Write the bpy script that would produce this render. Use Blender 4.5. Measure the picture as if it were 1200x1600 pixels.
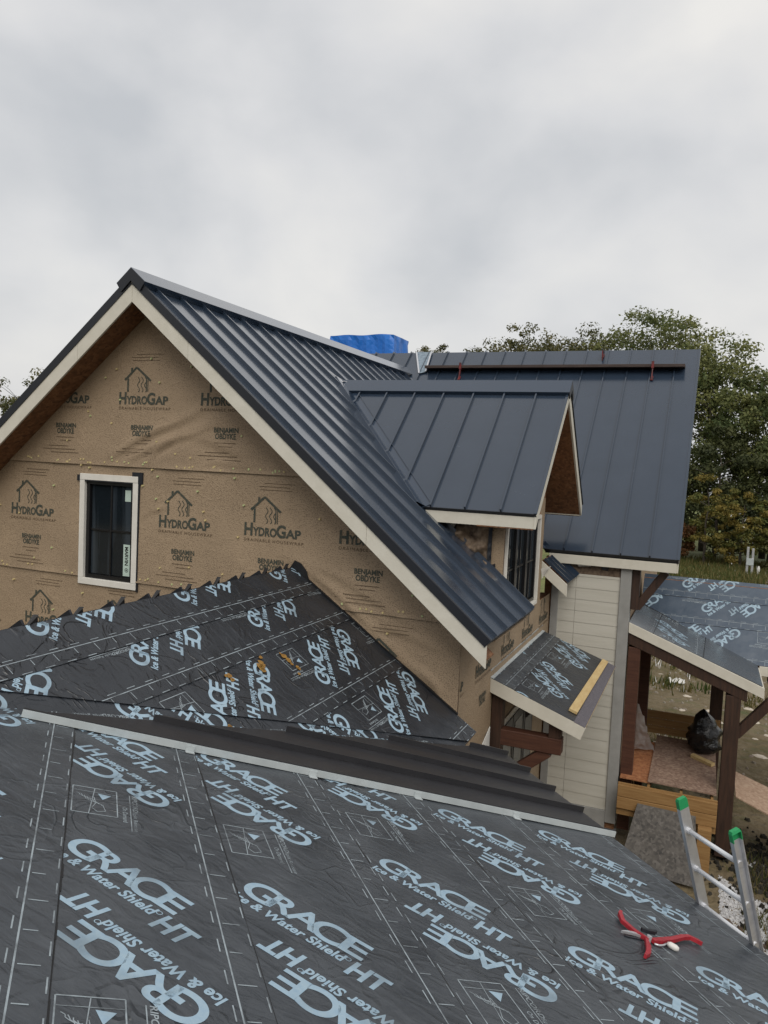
import bpy, bmesh, math, random
from mathutils import Vector, Matrix, noise
random.seed(7)
for o in list(bpy.data.objects): bpy.data.objects.remove(o)
scene = bpy.context.scene
COL = scene.collection
V = Vector
R = math.radians

# ------------------------------------------------------------------ camera
CAM_H = 6.2
cam_d = bpy.data.cameras.new('camera'); cam = bpy.data.objects.new('camera', cam_d); COL.objects.link(cam)
yaw, pitch, roll = R(22.789), R(3.695), R(2.675)
fw = V((-math.sin(yaw), math.cos(yaw), 0)); rt = V((math.cos(yaw), math.sin(yaw), 0)); up = V((0, 0, 1))
f2 = fw*math.cos(pitch) - up*math.sin(pitch); u2 = up*math.cos(pitch) + fw*math.sin(pitch)
r3 = rt*math.cos(roll) + u2*math.sin(roll); u3 = u2*math.cos(roll) - rt*math.sin(roll)
m4 = Matrix((r3, u3, -f2)).transposed().to_4x4(); m4.translation = V((0, 0, CAM_H)); cam.matrix_world = m4
cam_d.sensor_fit = 'VERTICAL'; cam_d.sensor_height = 36.0; cam_d.lens = 1201.96/1600*36.0
cam_d.clip_start = 0.05; cam_d.clip_end = 2000
scene.camera = cam
scene.render.resolution_x = 768; scene.render.resolution_y = 1024

# ------------------------------------------------------------------ world: overcast sky
SUN_EL, SUN_AZ = R(48), R(150)       # azimuth clockwise from +Y
world = bpy.data.worlds.new('World'); scene.world = world; world.use_nodes = True
nt = world.node_tree; nt.nodes.clear(); L = nt.links.new
out = nt.nodes.new('ShaderNodeOutputWorld')
sky = nt.nodes.new('ShaderNodeTexSky'); sky.sky_type = 'NISHITA'; sky.sun_disc = False
sky.sun_elevation = SUN_EL; sky.sun_rotation = SUN_AZ; sky.air_density = 1.5; sky.dust_density = 4.0
bg_s = nt.nodes.new('ShaderNodeBackground'); bg_s.inputs[1].default_value = 0.10
L(sky.outputs[0], bg_s.inputs[0])
tc = nt.nodes.new('ShaderNodeTexCoord')
mp = nt.nodes.new('ShaderNodeMapping'); mp.inputs['Scale'].default_value = (1.0, 1.0, 1.5); mp.inputs['Rotation'].default_value = (0.05, 0.1, 0.7)
L(tc.outputs['Generated'], mp.inputs[0])
n1 = nt.nodes.new('ShaderNodeTexNoise'); n1.inputs['Scale'].default_value = 3.1; n1.inputs['Detail'].default_value = 6; n1.inputs['Roughness'].default_value = 0.46; n1.inputs['Distortion'].default_value = 0.15
L(mp.outputs[0], n1.inputs['Vector'])
cr = nt.nodes.new('ShaderNodeValToRGB')
e = cr.color_ramp.elements
e[0].position = 0.32; e[0].color = (0.435, 0.447, 0.465, 1)
e[1].position = 0.70; e[1].color = (0.67, 0.655, 0.63, 1)
k = e.new(0.50); k.color = (0.555, 0.555, 0.56, 1)
L(n1.outputs[0], cr.inputs[0])
bg_c = nt.nodes.new('ShaderNodeBackground'); bg_c.inputs[1].default_value = 1.0
L(cr.outputs[0], bg_c.inputs[0])
mx = nt.nodes.new('ShaderNodeMixShader'); mx.inputs[0].default_value = 0.93
L(bg_s.outputs[0], mx.inputs[1]); L(bg_c.outputs[0], mx.inputs[2]); L(mx.outputs[0], out.inputs[0])

# ------------------------------------------------------------------ sun behind cloud
sd = bpy.data.lights.new('sun', 'SUN'); sd.energy = 1.5; sd.angle = R(45); sd.color = (1.0, 0.95, 0.88)
so = bpy.data.objects.new('sun', sd); COL.objects.link(so)
sdir = V((math.sin(SUN_AZ)*math.cos(SUN_EL), math.cos(SUN_AZ)*math.cos(SUN_EL), math.sin(SUN_EL)))
so.rotation_euler = sdir.to_track_quat('Z', 'Y').to_euler(); so.location = (20, -10, 40)

vs = scene.view_settings
vs.view_transform = 'Standard'; vs.look = 'None'; vs.exposure = 0.40; vs.gamma = 1.0; vs.use_curve_mapping = False
scene.render.engine = 'CYCLES'

# ================================================================== helpers
MATS = {}
def mat(name, col, rough=0.6, metal=0.0, spec=0.5, col2=None, scale=4.0, detail=5, lo=0.35, hi=0.65, bump=0.0, bscale=30.0,
        stretch=(1, 1, 1), col3=None, scale3=1.0, mix3=0.0, rvar=0.0):
    """base colour, broken by up to two noises, with fine relief"""
    if name in MATS: return MATS[name]
    m = bpy.data.materials.new(name); m.use_nodes = True; t = m.node_tree; b = t.nodes['Principled BSDF']
    b.inputs['Base Color'].default_value = (*col, 1); b.inputs['Roughness'].default_value = rough
    b.inputs['Metallic'].default_value = metal; b.inputs['Specular IOR Level'].default_value = spec
    l = t.links.new
    tcn = t.nodes.new('ShaderNodeTexCoord'); mpn = t.nodes.new('ShaderNodeMapping'); mpn.inputs['Scale'].default_value = stretch
    l(tcn.outputs['Object'], mpn.inputs[0])
    if col2 is not None:
        n = t.nodes.new('ShaderNodeTexNoise'); n.inputs['Scale'].default_value = scale; n.inputs['Detail'].default_value = detail
        n.inputs['Roughness'].default_value = 0.6
        l(mpn.outputs[0], n.inputs['Vector'])
        r = t.nodes.new('ShaderNodeValToRGB'); r.color_ramp.elements[0].position = lo; r.color_ramp.elements[1].position = hi
        r.color_ramp.elements[0].color = (*col, 1); r.color_ramp.elements[1].color = (*col2, 1)
        l(n.outputs[0], r.inputs[0]); src = r.outputs[0]
        if col3 is not None:
            n3 = t.nodes.new('ShaderNodeTexNoise'); n3.inputs['Scale'].default_value = scale3; n3.inputs['Detail'].default_value = 4
            l(tcn.outputs['Object'], n3.inputs['Vector'])
            r3_ = t.nodes.new('ShaderNodeValToRGB'); r3_.color_ramp.elements[0].position = 0.5; r3_.color_ramp.elements[1].position = 0.68
            r3_.color_ramp.elements[0].color = (0, 0, 0, 1); r3_.color_ramp.elements[1].color = (mix3,)*3 + (1,)
            l(n3.outputs[0], r3_.inputs[0])
            mxn = t.nodes.new('ShaderNodeMix'); mxn.data_type = 'RGBA'
            l(r3_.outputs[0], mxn.inputs[0]); l(src, mxn.inputs[6]); mxn.inputs[7].default_value = (*col3, 1)
            src = mxn.outputs[2]
        l(src, b.inputs['Base Color'])
        if rvar:
            mr = t.nodes.new('ShaderNodeMapRange'); mr.inputs[3].default_value = rough - rvar; mr.inputs[4].default_value = rough + rvar
            l(n.outputs[0], mr.inputs[0]); l(mr.outputs[0], b.inputs['Roughness'])
    if bump:
        nb = t.nodes.new('ShaderNodeTexNoise'); nb.inputs['Scale'].default_value = bscale; nb.inputs['Detail'].default_value = 4
        l(mpn.outputs[0], nb.inputs['Vector'])
        bp = t.nodes.new('ShaderNodeBump'); bp.inputs['Strength'].default_value = 1.0; bp.inputs['Distance'].default_value = bump
        l(nb.outputs[0], bp.inputs['Height']); l(bp.outputs[0], b.inputs['Normal'])
    MATS[name] = m
    return m

def link(o, parent=None):
    COL.objects.link(o)
    if parent is not None: o.parent = parent
    return o
def tag(o, label=None, cat=None, group=None, kind=None):
    if label: o['label'] = label
    if cat: o['category'] = cat
    if group: o['group'] = group
    if kind: o['kind'] = kind
    return o
def empty(name, label, cat, group=None, loc=(0, 0, 0)):
    o = bpy.data.objects.new(name, None); o.location = loc; link(o); tag(o, label, cat, group); return o

class MB:
    def __init__(s): s.v = []; s.f = []
    def add(s, vs_, fs):
        n = len(s.v); s.v += [tuple(p) for p in vs_]; s.f += [tuple(i+n for i in f) for f in fs]; return s
    def prism(s, bottom, top):
        n = len(bottom)
        return s.add(list(bottom)+list(top), [tuple(range(n))[::-1], tuple(range(n, 2*n))] + [(i, (i+1) % n, n+(i+1) % n, n+i) for i in range(n)])
    def box(s, a, b):
        (x0, y0, z0), (x1, y1, z1) = a, b
        return s.prism([(x0, y0, z0), (x1, y0, z0), (x1, y1, z0), (x0, y1, z0)], [(x0, y0, z1), (x1, y0, z1), (x1, y1, z1), (x0, y1, z1)])
    def beam(s, a, b, w, h, upv=(0, 0, 1)):
        a, b = V(a), V(b); d = (b-a).normalized(); sd_ = d.cross(V(upv))
        sd_ = sd_.normalized()*w/2; u_ = sd_.cross(d).normalized()*h/2
        q = [-sd_-u_, sd_-u_, sd_+u_, -sd_+u_]
        return s.prism([a+p for p in q], [b+p for p in q])
    def tube(s, pts, rad, seg=8, caps=True):
        pts = [V(p) for p in pts]; rads = rad if isinstance(rad, (list, tuple)) else [rad]*len(pts)
        n0 = len(s.v); prev = None
        for i, p in enumerate(pts):
            d = (pts[min(i+1, len(pts)-1)]-pts[max(i-1, 0)]).normalized()
            a = prev if prev is not None else (V((0, 0, 1)) if abs(d.z) < .9 else V((1, 0, 0)))
            x = (a - d*a.dot(d)).normalized(); prev = x; y = d.cross(x)
            for k_ in range(seg):
                t_ = 2*math.pi*k_/seg; s.v.append(tuple(p+(x*math.cos(t_)+y*math.sin(t_))*rads[i]))
        for i in range(len(pts)-1):
            for k_ in range(seg):
                a, b = n0+i*seg+k_, n0+i*seg+(k_+1) % seg
                s.f.append((a, b, b+seg, a+seg))
        if caps:
            s.f.append(tuple(range(n0, n0+seg))[::-1]); s.f.append(tuple(range(n0+(len(pts)-1)*seg, n0+len(pts)*seg)))
        return s
    def build(s, name, m, parent=None, smooth=False, bevel=0.0):
        me = bpy.data.meshes.new(name); me.from_pydata(s.v, [], s.f); me.validate()
        bm = bmesh.new(); bm.from_mesh(me); bmesh.ops.recalc_face_normals(bm, faces=bm.faces)
        if bevel:
            bmesh.ops.bevel(bm, geom=[e_ for e_ in bm.edges if len(e_.link_faces) == 2 and e_.calc_face_angle(0) > .5], offset=bevel, segments=1, affect='EDGES')
        bm.to_mesh(me); bm.free()
        if smooth: me.polygons.foreach_set('use_smooth', [True]*len(me.polygons))
        me.materials.append(m); o = bpy.data.objects.new(name, me); link(o, parent); return o

class Frame:
    """plane coordinates: O + u U + v W + w N, N turned upwards"""
    def __init__(s, O, U, W, N=None):
        s.O, s.U, s.W = V(O), V(U), V(W); s.N = s.U.cross(s.W).normalized() if N is None else V(N)
        if N is None and s.N.z < 0: s.N = -s.N
    def __call__(s, u, v, w=0.0): return s.O+s.U*u+s.W*v+s.N*w
def clip(poly, a, b, c):
    """keep a u + b v <= c"""
    o_ = []
    for i in range(len(poly)):
        p, q = poly[i], poly[(i+1) % len(poly)]; dp, dq = a*p[0]+b*p[1]-c, a*q[0]+b*q[1]-c
        if dp <= 0: o_.append(p)
        if dp*dq < 0:
            t_ = dp/(dp-dq); o_.append((p[0]+(q[0]-p[0])*t_, p[1]+(q[1]-p[1])*t_))
    return o_
def clip_all(poly, hs):
    for h_ in hs:
        if len(poly) < 3: return []
        poly = clip(poly, *h_)
    return poly if len(poly) >= 3 else []
def hull_halves(poly):
    """half planes of a convex polygon"""
    ar = sum(p[0]*q[1]-p[1]*q[0] for p, q in zip(poly, poly[1:]+poly[:1]))
    hs = []
    for p, q in zip(poly, poly[1:]+poly[:1]):
        a, b = q[1]-p[1], -(q[0]-p[0])
        if ar < 0: a, b = -a, -b
        hs.append((a, b, a*p[0]+b*p[1]))
    return hs
def slab(mb, fr, poly, w0, w1): return mb.prism([fr(u, v, w0) for u, v in poly], [fr(u, v, w1) for u, v in poly])

# ---- lettering
_TX = {}
def text2d(s, bold=0.0, shear=0.0, spacing=1.0, res=None):
    """lettering as flat faces, x from 0 to 1 wide; cap height returned as ratio"""
    key = (s, bold, shear, spacing)
    if key in _TX: return _TX[key]
    c = bpy.data.curves.new('t', 'FONT'); c.body = s; c.offset = bold; c.shear = shear; c.space_character = spacing; c.resolution_u = res or (8 if len(s) == 1 else 3); c.fill_mode = 'FRONT'
    o = bpy.data.objects.new('t', c); COL.objects.link(o)
    dg = bpy.context.evaluated_depsgraph_get(); dg.update()
    me = bpy.data.meshes.new_from_object(o.evaluated_get(dg))
    vs_ = [(v.co.x, v.co.y) for v in me.vertices]; fs = [tuple(p.vertices) for p in me.polygons]
    bpy.data.objects.remove(o); bpy.data.curves.remove(c); bpy.data.meshes.remove(me)
    x0 = min(v[0] for v in vs_); x1 = max(v[0] for v in vs_); y1 = max(v[1] for v in vs_); y0 = min(v[1] for v in vs_)
    r_ = ([((v[0]-x0)/(x1-x0), v[1]/0.73) for v in vs_], fs)
    _TX[key] = r_; return r_
class P2:
    """flat print in two coordinates"""
    def __init__(s): s.v = []; s.f = []
    def add(s, vs_, fs):
        n = len(s.v); s.v += vs_; s.f += [tuple(i+n for i in f) for f in fs]
    def text(s, t, x, y, w, h, **k):
        vs_, fs = text2d(t, **k); s.add([(x+a*w, y+b*h) for a, b in vs_], fs)
    def rect(s, x0, y0, x1, y1): s.add([(x0, y0), (x1, y0), (x1, y1), (x0, y1)], [(0, 1, 2, 3)])
    def line(s, a, b, t):
        d = V((b[0]-a[0], b[1]-a[1])); n = V((-d.y, d.x)).normalized()*t/2
        s.add([(a[0]+n.x, a[1]+n.y), (b[0]+n.x, b[1]+n.y), (b[0]-n.x, b[1]-n.y), (a[0]-n.x, a[1]-n.y)], [(0, 1, 2, 3)])
    def path(s, pts, t):
        for a, b in zip(pts, pts[1:]): s.line(a, b, t)
    def put(s, other, fn): s.add([fn(*p) for p in other.v], other.f)
    def clipped(s, hs):
        bm = bmesh.new(); vv = [bm.verts.new((p[0], p[1], 0)) for p in s.v]
        for f in s.f:
            try: bm.faces.new([vv[i] for i in f])
            except ValueError: pass
        for a, b, c in hs:
            n2 = a*a+b*b; co = V((a*c/n2, b*c/n2, 0))
            bmesh.ops.bisect_plane(bm, geom=bm.verts[:]+bm.edges[:]+bm.faces[:], plane_co=co, plane_no=V((a, b, 0)), clear_outer=True)
        bm.verts.index_update()
        r_ = P2(); r_.v = [(v.co.x, v.co.y) for v in bm.verts]; r_.f = [tuple(v.index for v in f.verts) for f in bm.faces]; bm.free(); return r_
    def build(s, name, m, parent, fn):
        me = bpy.data.meshes.new(name); me.from_pydata([tuple(fn(*p)) for p in s.v], [], s.f); me.materials.append(m)
        o = bpy.data.objects.new(name, me); link(o, parent); o['kind'] = 'stuff'; return o

# ================================================================== materials
M_metal = mat('dark_standing_seam_steel', (0.021, 0.033, 0.053), 0.24, 0.0, 0.5, (0.025, 0.038, 0.060), 1.3, bump=0.0011, bscale=1.6, rvar=0.10)
def coat(m, w=1.0, r_=.18):
    b = m.node_tree.nodes['Principled BSDF']; b.inputs['Coat Weight'].default_value = w; b.inputs['Coat Roughness'].default_value = r_; b.inputs['Coat IOR'].default_value = 1.5; b.inputs['IOR'].default_value = 1.36
coat(M_metal)
M_black = mat('dark_trim_steel', (0.012, 0.014, 0.019), 0.45, 0.0, 0.45)
M_cap = mat('ridge_cap_steel', (0.024, 0.039, 0.065), 0.22, 0.0, 0.5)
coat(M_cap)
M_cream = mat('cream_board', (0.60, 0.575, 0.50), 0.65, 0, 0.3, (0.55, 0.525, 0.45), 6.0, bump=0.0006, bscale=60, stretch=(1, 1, 1))
M_creamw = mat('white_window_casing', (0.68, 0.66, 0.61), 0.6, 0, 0.3, (0.62, 0.60, 0.55), 9.0)
M_siding = mat('beige_lap_siding', (0.50, 0.485, 0.43), 0.7, 0, 0.3, (0.455, 0.44, 0.385), 3.0, bump=0.0012, bscale=40, stretch=(.25, 1, 3))
M_grey = mat('grey_trim_board', (0.30, 0.30, 0.29), 0.7, 0, 0.3, (0.25, 0.25, 0.24), 4.0, bump=0.0008, bscale=50)
M_glass = mat('dark_window_glass', (0.010, 0.014, 0.018), 0.05, 0, 0.5, (0.035, 0.045, 0.055), 2.2, lo=.45, hi=.6, stretch=(2.5, 2.5, .15))
M_frame = mat('black_window_frame', (0.008, 0.008, 0.009), 0.35)
M_timber = mat('dark_stained_timber', (0.030, 0.017, 0.012), 0.55, 0, 0.4, (0.055, 0.028, 0.018), 5.0, stretch=(6, 6, .5), bump=0.002, bscale=20)
M_timber_r = mat('red_stained_timber', (0.055, 0.022, 0.014), 0.55, 0, 0.4, (0.085, 0.036, 0.022), 5.0, stretch=(.5, 6, 6), bump=0.002, bscale=20)
M_lumber = mat('treated_lumber', (0.23, 0.125, 0.045), 0.75, 0, 0.3, (0.31, 0.185, 0.075), 5.0, stretch=(.5, 5, 8), bump=0.002, bscale=25)
M_fresh = mat('fresh_lumber', (0.52, 0.40, 0.20), 0.7, 0, 0.3, (0.44, 0.31, 0.14), 7.0, stretch=(3, .6, 3))
M_alu = mat('aluminium', (0.68, 0.69, 0.71), 0.36, 0.7, 0.5, (0.55, 0.56, 0.59), 12.0, rvar=.1)
M_alu_w = mat('pale_metal_rung', (0.72, 0.74, 0.77), 0.4, 0.25, 0.5)
M_trim_grey = mat('pale_grey_panel_edge', (0.48, 0.52, 0.53), 0.4, 0.1, 0.5, (0.40, 0.44, 0.45), 6.0)
M_green = mat('green_paint', (0.015, 0.26, 0.09), 0.5)
M_red = mat('red_grip', (0.36, 0.018, 0.03), 0.45, 0, 0.5, (0.25, 0.012, 0.02), 30.0)
M_redb = mat('red_bracket_paint', (0.20, 0.022, 0.022), 0.55, 0, .4, (.06, .02, .02), 12.0)
M_tarp = mat('blue_tarp', (0.008, 0.13, 0.50), 0.38, 0, 0.5, (0.014, 0.17, 0.60), 3.0, bump=0.05, bscale=3.5, stretch=(1, 1, .5))
M_bag = mat('black_plastic', (0.006, 0.006, 0.007), 0.22, 0, 0.55, bump=0.02, bscale=14)
M_white = mat('white_plastic', (0.62, 0.61, 0.58), 0.5, bump=0.004, bscale=20)
M_clearpl = mat('grey_plastic_sheet', (0.42, 0.43, 0.44), 0.35, bump=0.01, bscale=16)

def osb(name, c1, c2, c3):
    if name in MATS: return MATS[name]
    m = bpy.data.materials.new(name); m.use_nodes = True; t = m.node_tree; b = t.nodes['Principled BSDF']; l = t.links.new
    tcn = t.nodes.new('ShaderNodeTexCoord')
    v = t.nodes.new('ShaderNodeTexVoronoi'); v.inputs['Scale'].default_value = 26; l(tcn.outputs['Object'], v.inputs['Vector'])
    n = t.nodes.new('ShaderNodeTexNoise'); n.inputs['Scale'].default_value = 7; n.inputs['Detail'].default_value = 8; n.inputs['Distortion'].default_value = 1.5; l(tcn.outputs['Object'], n.inputs['Vector'])
    mxn = t.nodes.new('ShaderNodeMix'); mxn.data_type = 'RGBA'; mxn.blend_type = 'MIX'; mxn.inputs[0].default_value = .55
    l(v.outputs['Color'], mxn.inputs[6]); l(n.outputs[0], mxn.inputs[7])
    r = t.nodes.new('ShaderNodeValToRGB'); e_ = r.color_ramp.elements
    e_[0].position = .25; e_[0].color = (*c1, 1); e_[1].position = .75; e_[1].color = (*c3, 1); q = e_.new(.5); q.color = (*c2, 1)
    l(mxn.outputs[2], r.inputs[0]); l(r.outputs[0], b.inputs['Base Color']); b.inputs['Roughness'].default_value = .75
    bp = t.nodes.new('ShaderNodeBump'); bp.inputs['Distance'].default_value = .004; l(mxn.outputs[2], bp.inputs['Height']); l(bp.outputs[0], b.inputs['Normal'])
    MATS[name] = m; return m
M_osb = osb('strand_board', (0.10, 0.045, 0.02), (0.19, 0.085, 0.036), (0.26, 0.13, 0.06))
M_osb_floor = osb('weathered_strand_board', (0.14, 0.085, 0.06), (0.23, 0.15, 0.11), (0.33, 0.24, 0.18))
M_osb_red = osb('orange_strand_board', (0.20, 0.075, 0.03), (0.30, 0.12, 0.05), (0.38, 0.18, 0.08))
M_osb_dark = osb('dirty_strand_board', (0.035, 0.032, 0.03), (0.075, 0.068, 0.06), (0.12, 0.11, 0.10))
M_osb_tan = osb('pale_strand_board', (0.26, 0.17, 0.11), (0.34, 0.23, 0.16), (0.42, 0.31, 0.22))

def wrap_material():
    m = bpy.data.materials.new('tan_housewrap'); m.use_nodes = True; t = m.node_tree; b = t.nodes['Principled BSDF']; l = t.links.new
    tcn = t.nodes.new('ShaderNodeTexCoord')
    v = t.nodes.new('ShaderNodeTexVoronoi'); v.inputs['Scale'].default_value = 58; v.inputs['Randomness'].default_value = .7
    mpn = t.nodes.new('ShaderNodeMapping'); mpn.inputs['Scale'].default_value = (.8, .8, 1.25); l(tcn.outputs['Object'], mpn.inputs[0]); l(mpn.outputs[0], v.inputs['Vector'])
    n = t.nodes.new('ShaderNodeTexNoise'); n.inputs['Scale'].default_value = 1.4; n.inputs['Detail'].default_value = 4; l(tcn.outputs['Object'], n.inputs['Vector'])
    r = t.nodes.new('ShaderNodeValToRGB'); e_ = r.color_ramp.elements
    e_[0].position = .12; e_[0].color = (0.175, 0.125, 0.082, 1); e_[1].position = .42; e_[1].color = (0.385, 0.288, 0.192, 1)
    l(v.outputs['Distance'], r.inputs[0])
    mxn = t.nodes.new('ShaderNodeMix'); mxn.data_type = 'RGBA'; mxn.blend_type = 'MULTIPLY'; mxn.inputs[0].default_value = .35
    l(r.outputs[0], mxn.inputs[6]); l(n.outputs[0], mxn.inputs[7])
    l(mxn.outputs[2], b.inputs['Base Color']); b.inputs['Roughness'].default_value = .62; b.inputs['Specular IOR Level'].default_value = .3
    n2 = t.nodes.new('ShaderNodeTexNoise'); n2.inputs['Scale'].default_value = 6; n2.inputs['Detail'].default_value = 3; l(tcn.outputs['Object'], n2.inputs['Vector'])
    bp = t.nodes.new('ShaderNodeBump'); bp.inputs['Distance'].default_value = .006; l(n2.outputs[0], bp.inputs['Height'])
    nr = t.nodes.new('ShaderNodeTexNoise'); nr.inputs['Scale'].default_value = 1.5; nr.inputs['Detail'].default_value = 2; nr.inputs['Distortion'].default_value = 1.2; l(tcn.outputs['Object'], nr.inputs['Vector'])
    m1 = t.nodes.new('ShaderNodeMath'); m1.operation = 'SUBTRACT'; m1.inputs[1].default_value = .5; l(nr.outputs[0], m1.inputs[0])
    m2 = t.nodes.new('ShaderNodeMath'); m2.operation = 'ABSOLUTE'; l(m1.outputs[0], m2.inputs[0])
    rr = t.nodes.new('ShaderNodeMapRange'); rr.inputs[1].default_value = 0; rr.inputs[2].default_value = .02; rr.inputs[3].default_value = 1; rr.inputs[4].default_value = 0; l(m2.outputs[0], rr.inputs[0])
    m3 = t.nodes.new('ShaderNodeMath'); m3.operation = 'MULTIPLY'; l(rr.outputs[0], m3.inputs[0]); l(n.outputs[0], m3.inputs[1])
    bq = t.nodes.new('ShaderNodeBump'); bq.inputs['Distance'].default_value = .0035; l(m3.outputs[0], bq.inputs['Height']); l(bp.outputs[0], bq.inputs['Normal']); bp = bq
    bp2 = t.nodes.new('ShaderNodeBump'); bp2.inputs['Distance'].default_value = .003; l(v.outputs['Distance'], bp2.inputs['Height']); l(bp.outputs[0], bp2.inputs['Normal']); l(bp2.outputs[0], b.inputs['Normal'])
    return m
M_wrap = wrap_material()
M_wrapink = mat('dark_green_print', (0.045, 0.055, 0.045), 0.65, 0, .3, (0.10, 0.085, 0.06), 40.0, lo=.45, hi=.7)
M_wrapink2 = mat('brown_print', (0.11, 0.075, 0.045), 0.65, 0, .3)

def membrane_material(name, base, base2, dust, bump):
    m = bpy.data.materials.new(name); m.use_nodes = True; t = m.node_tree; b = t.nodes['Principled BSDF']; l = t.links.new
    tcn = t.nodes.new('ShaderNodeTexCoord')
    n = t.nodes.new('ShaderNodeTexNoise'); n.inputs['Scale'].default_value = 2.4; n.inputs['Detail'].default_value = 7; n.inputs['Roughness'].default_value = .62; l(tcn.outputs['Object'], n.inputs['Vector'])
    r = t.nodes.new('ShaderNodeValToRGB'); e_ = r.color_ramp.elements
    e_[0].position = .35; e_[0].color = (*base, 1); e_[1].position = .68; e_[1].color = (*base2, 1); l(n.outputs[0], r.inputs[0])
    # dusty footprints and specks
    n2 = t.nodes.new('ShaderNodeTexNoise'); n2.inputs['Scale'].default_value = 34; n2.inputs['Detail'].default_value = 3; l(tcn.outputs['Object'], n2.inputs['Vector'])
    r2 = t.nodes.new('ShaderNodeValToRGB'); r2.color_ramp.elements[0].position = .70; r2.color_ramp.elements[1].position = .80; l(n2.outputs[0], r2.inputs[0])
    n3 = t.nodes.new('ShaderNodeTexNoise'); n3.inputs['Scale'].default_value = 1.1; n3.inputs['Detail'].default_value = 5; l(tcn.outputs['Object'], n3.inputs['Vector'])
    r3_ = t.nodes.new('ShaderNodeValToRGB'); r3_.color_ramp.elements[0].position = .45; r3_.color_ramp.elements[1].position = .75; l(n3.outputs[0], r3_.inputs[0])
    mul = t.nodes.new('ShaderNodeMath'); mul.operation = 'MULTIPLY'; l(r2.outputs[0], mul.inputs[0]); l(r3_.outputs[0], mul.inputs[1])
    mxn = t.nodes.new('ShaderNodeMix'); mxn.data_type = 'RGBA'; l(mul.outputs[0], mxn.inputs[0]); l(r.outputs[0], mxn.inputs[6]); mxn.inputs[7].default_value = (*dust, 1)
    l(mxn.outputs[2], b.inputs['Base Color'])
    mr = t.nodes.new('ShaderNodeMapRange'); mr.inputs[3].default_value = .26; mr.inputs[4].default_value = .52; l(n.outputs[0], mr.inputs[0]); l(mr.outputs[0], b.inputs['Roughness'])
    b.inputs['Specular IOR Level'].default_value = .6
    # creases: stretched noise
    mpn = t.nodes.new('ShaderNodeMapping'); mpn.inputs['Scale'].default_value = (1.0, 2.6, 1.0); mpn.inputs['Rotation'].default_value = (0, 0, .6); l(tcn.outputs['Object'], mpn.inputs[0])
    nb = t.nodes.new('ShaderNodeTexNoise'); nb.inputs['Scale'].default_value = 5.5; nb.inputs['Detail'].default_value = 6; nb.inputs['Distortion'].default_value = .8; l(mpn.outputs[0], nb.inputs['Vector'])
    bp = t.nodes.new('ShaderNodeBump'); bp.inputs['Distance'].default_value = bump*.55; l(nb.outputs[0], bp.inputs['Height'])
    # crisp creases: ridged noise, stronger in patches
    nr = t.nodes.new('ShaderNodeTexNoise'); nr.inputs['Scale'].default_value = 2.3; nr.inputs['Detail'].default_value = 2; nr.inputs['Distortion'].default_value = 1.6; l(tcn.outputs['Object'], nr.inputs['Vector'])
    m1 = t.nodes.new('ShaderNodeMath'); m1.operation = 'SUBTRACT'; m1.inputs[1].default_value = .5; l(nr.outputs[0], m1.inputs[0])
    m2 = t.nodes.new('ShaderNodeMath'); m2.operation = 'ABSOLUTE'; l(m1.outputs[0], m2.inputs[0])
    rr = t.nodes.new('ShaderNodeMapRange'); rr.inputs[1].default_value = 0; rr.inputs[2].default_value = .035; rr.inputs[3].default_value = 1; rr.inputs[4].default_value = 0; l(m2.outputs[0], rr.inputs[0])
    m3 = t.nodes.new('ShaderNodeMath'); m3.operation = 'MULTIPLY'; l(rr.outputs[0], m3.inputs[0]); l(r3_.outputs[0], m3.inputs[1])
    bp2 = t.nodes.new('ShaderNodeBump'); bp2.inputs['Distance'].default_value = .016; l(m3.outputs[0], bp2.inputs['Height']); l(bp.outputs[0], bp2.inputs['Normal'])
    # broad slackness of the sheet
    nl_ = t.nodes.new('ShaderNodeTexNoise'); nl_.inputs['Scale'].default_value = 1.6; nl_.inputs['Detail'].default_value = 1; l(tcn.outputs['Object'], nl_.inputs['Vector'])
    bp3 = t.nodes.new('ShaderNodeBump'); bp3.inputs['Distance'].default_value = .05; l(nl_.outputs[0], bp3.inputs['Height']); l(bp2.outputs[0], bp3.inputs['Normal']); l(bp3.outputs[0], b.inputs['Normal'])
    return m
M_mem = membrane_material('grey_roof_membrane', (0.026, 0.032, 0.040), (0.058, 0.066, 0.076), (0.26, 0.25, 0.24), .022)
M_mem_new = membrane_material('black_roof_membrane', (0.012, 0.015, 0.020), (0.022, 0.026, 0.033), (0.10, 0.10, 0.10), .020)
M_film = mat('glossy_membrane_film', (.07, .08, .09), .26, 0, .5, (.075, .08, .085), 3.0, bump=.006, bscale=5.0, rvar=.08)
M_film.node_tree.nodes['Principled BSDF'].inputs['IOR'].default_value = 1.8
M_ink = mat('pale_blue_print', (0.31, 0.42, 0.50), 0.45, 0, .4, (0.25, 0.37, 0.48), 30.0, lo=.40, hi=.75, col3=(.06, .065, .07), scale3=3.2, mix3=.45)
M_ink2 = mat('faded_print_lines', (0.30, 0.35, 0.38), 0.5, 0, .4, (0.10, 0.11, 0.12), 9.0, lo=.42, hi=.7)
M_edge = mat('black_lap_edge', (0.006, 0.006, 0.007), .5)

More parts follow.
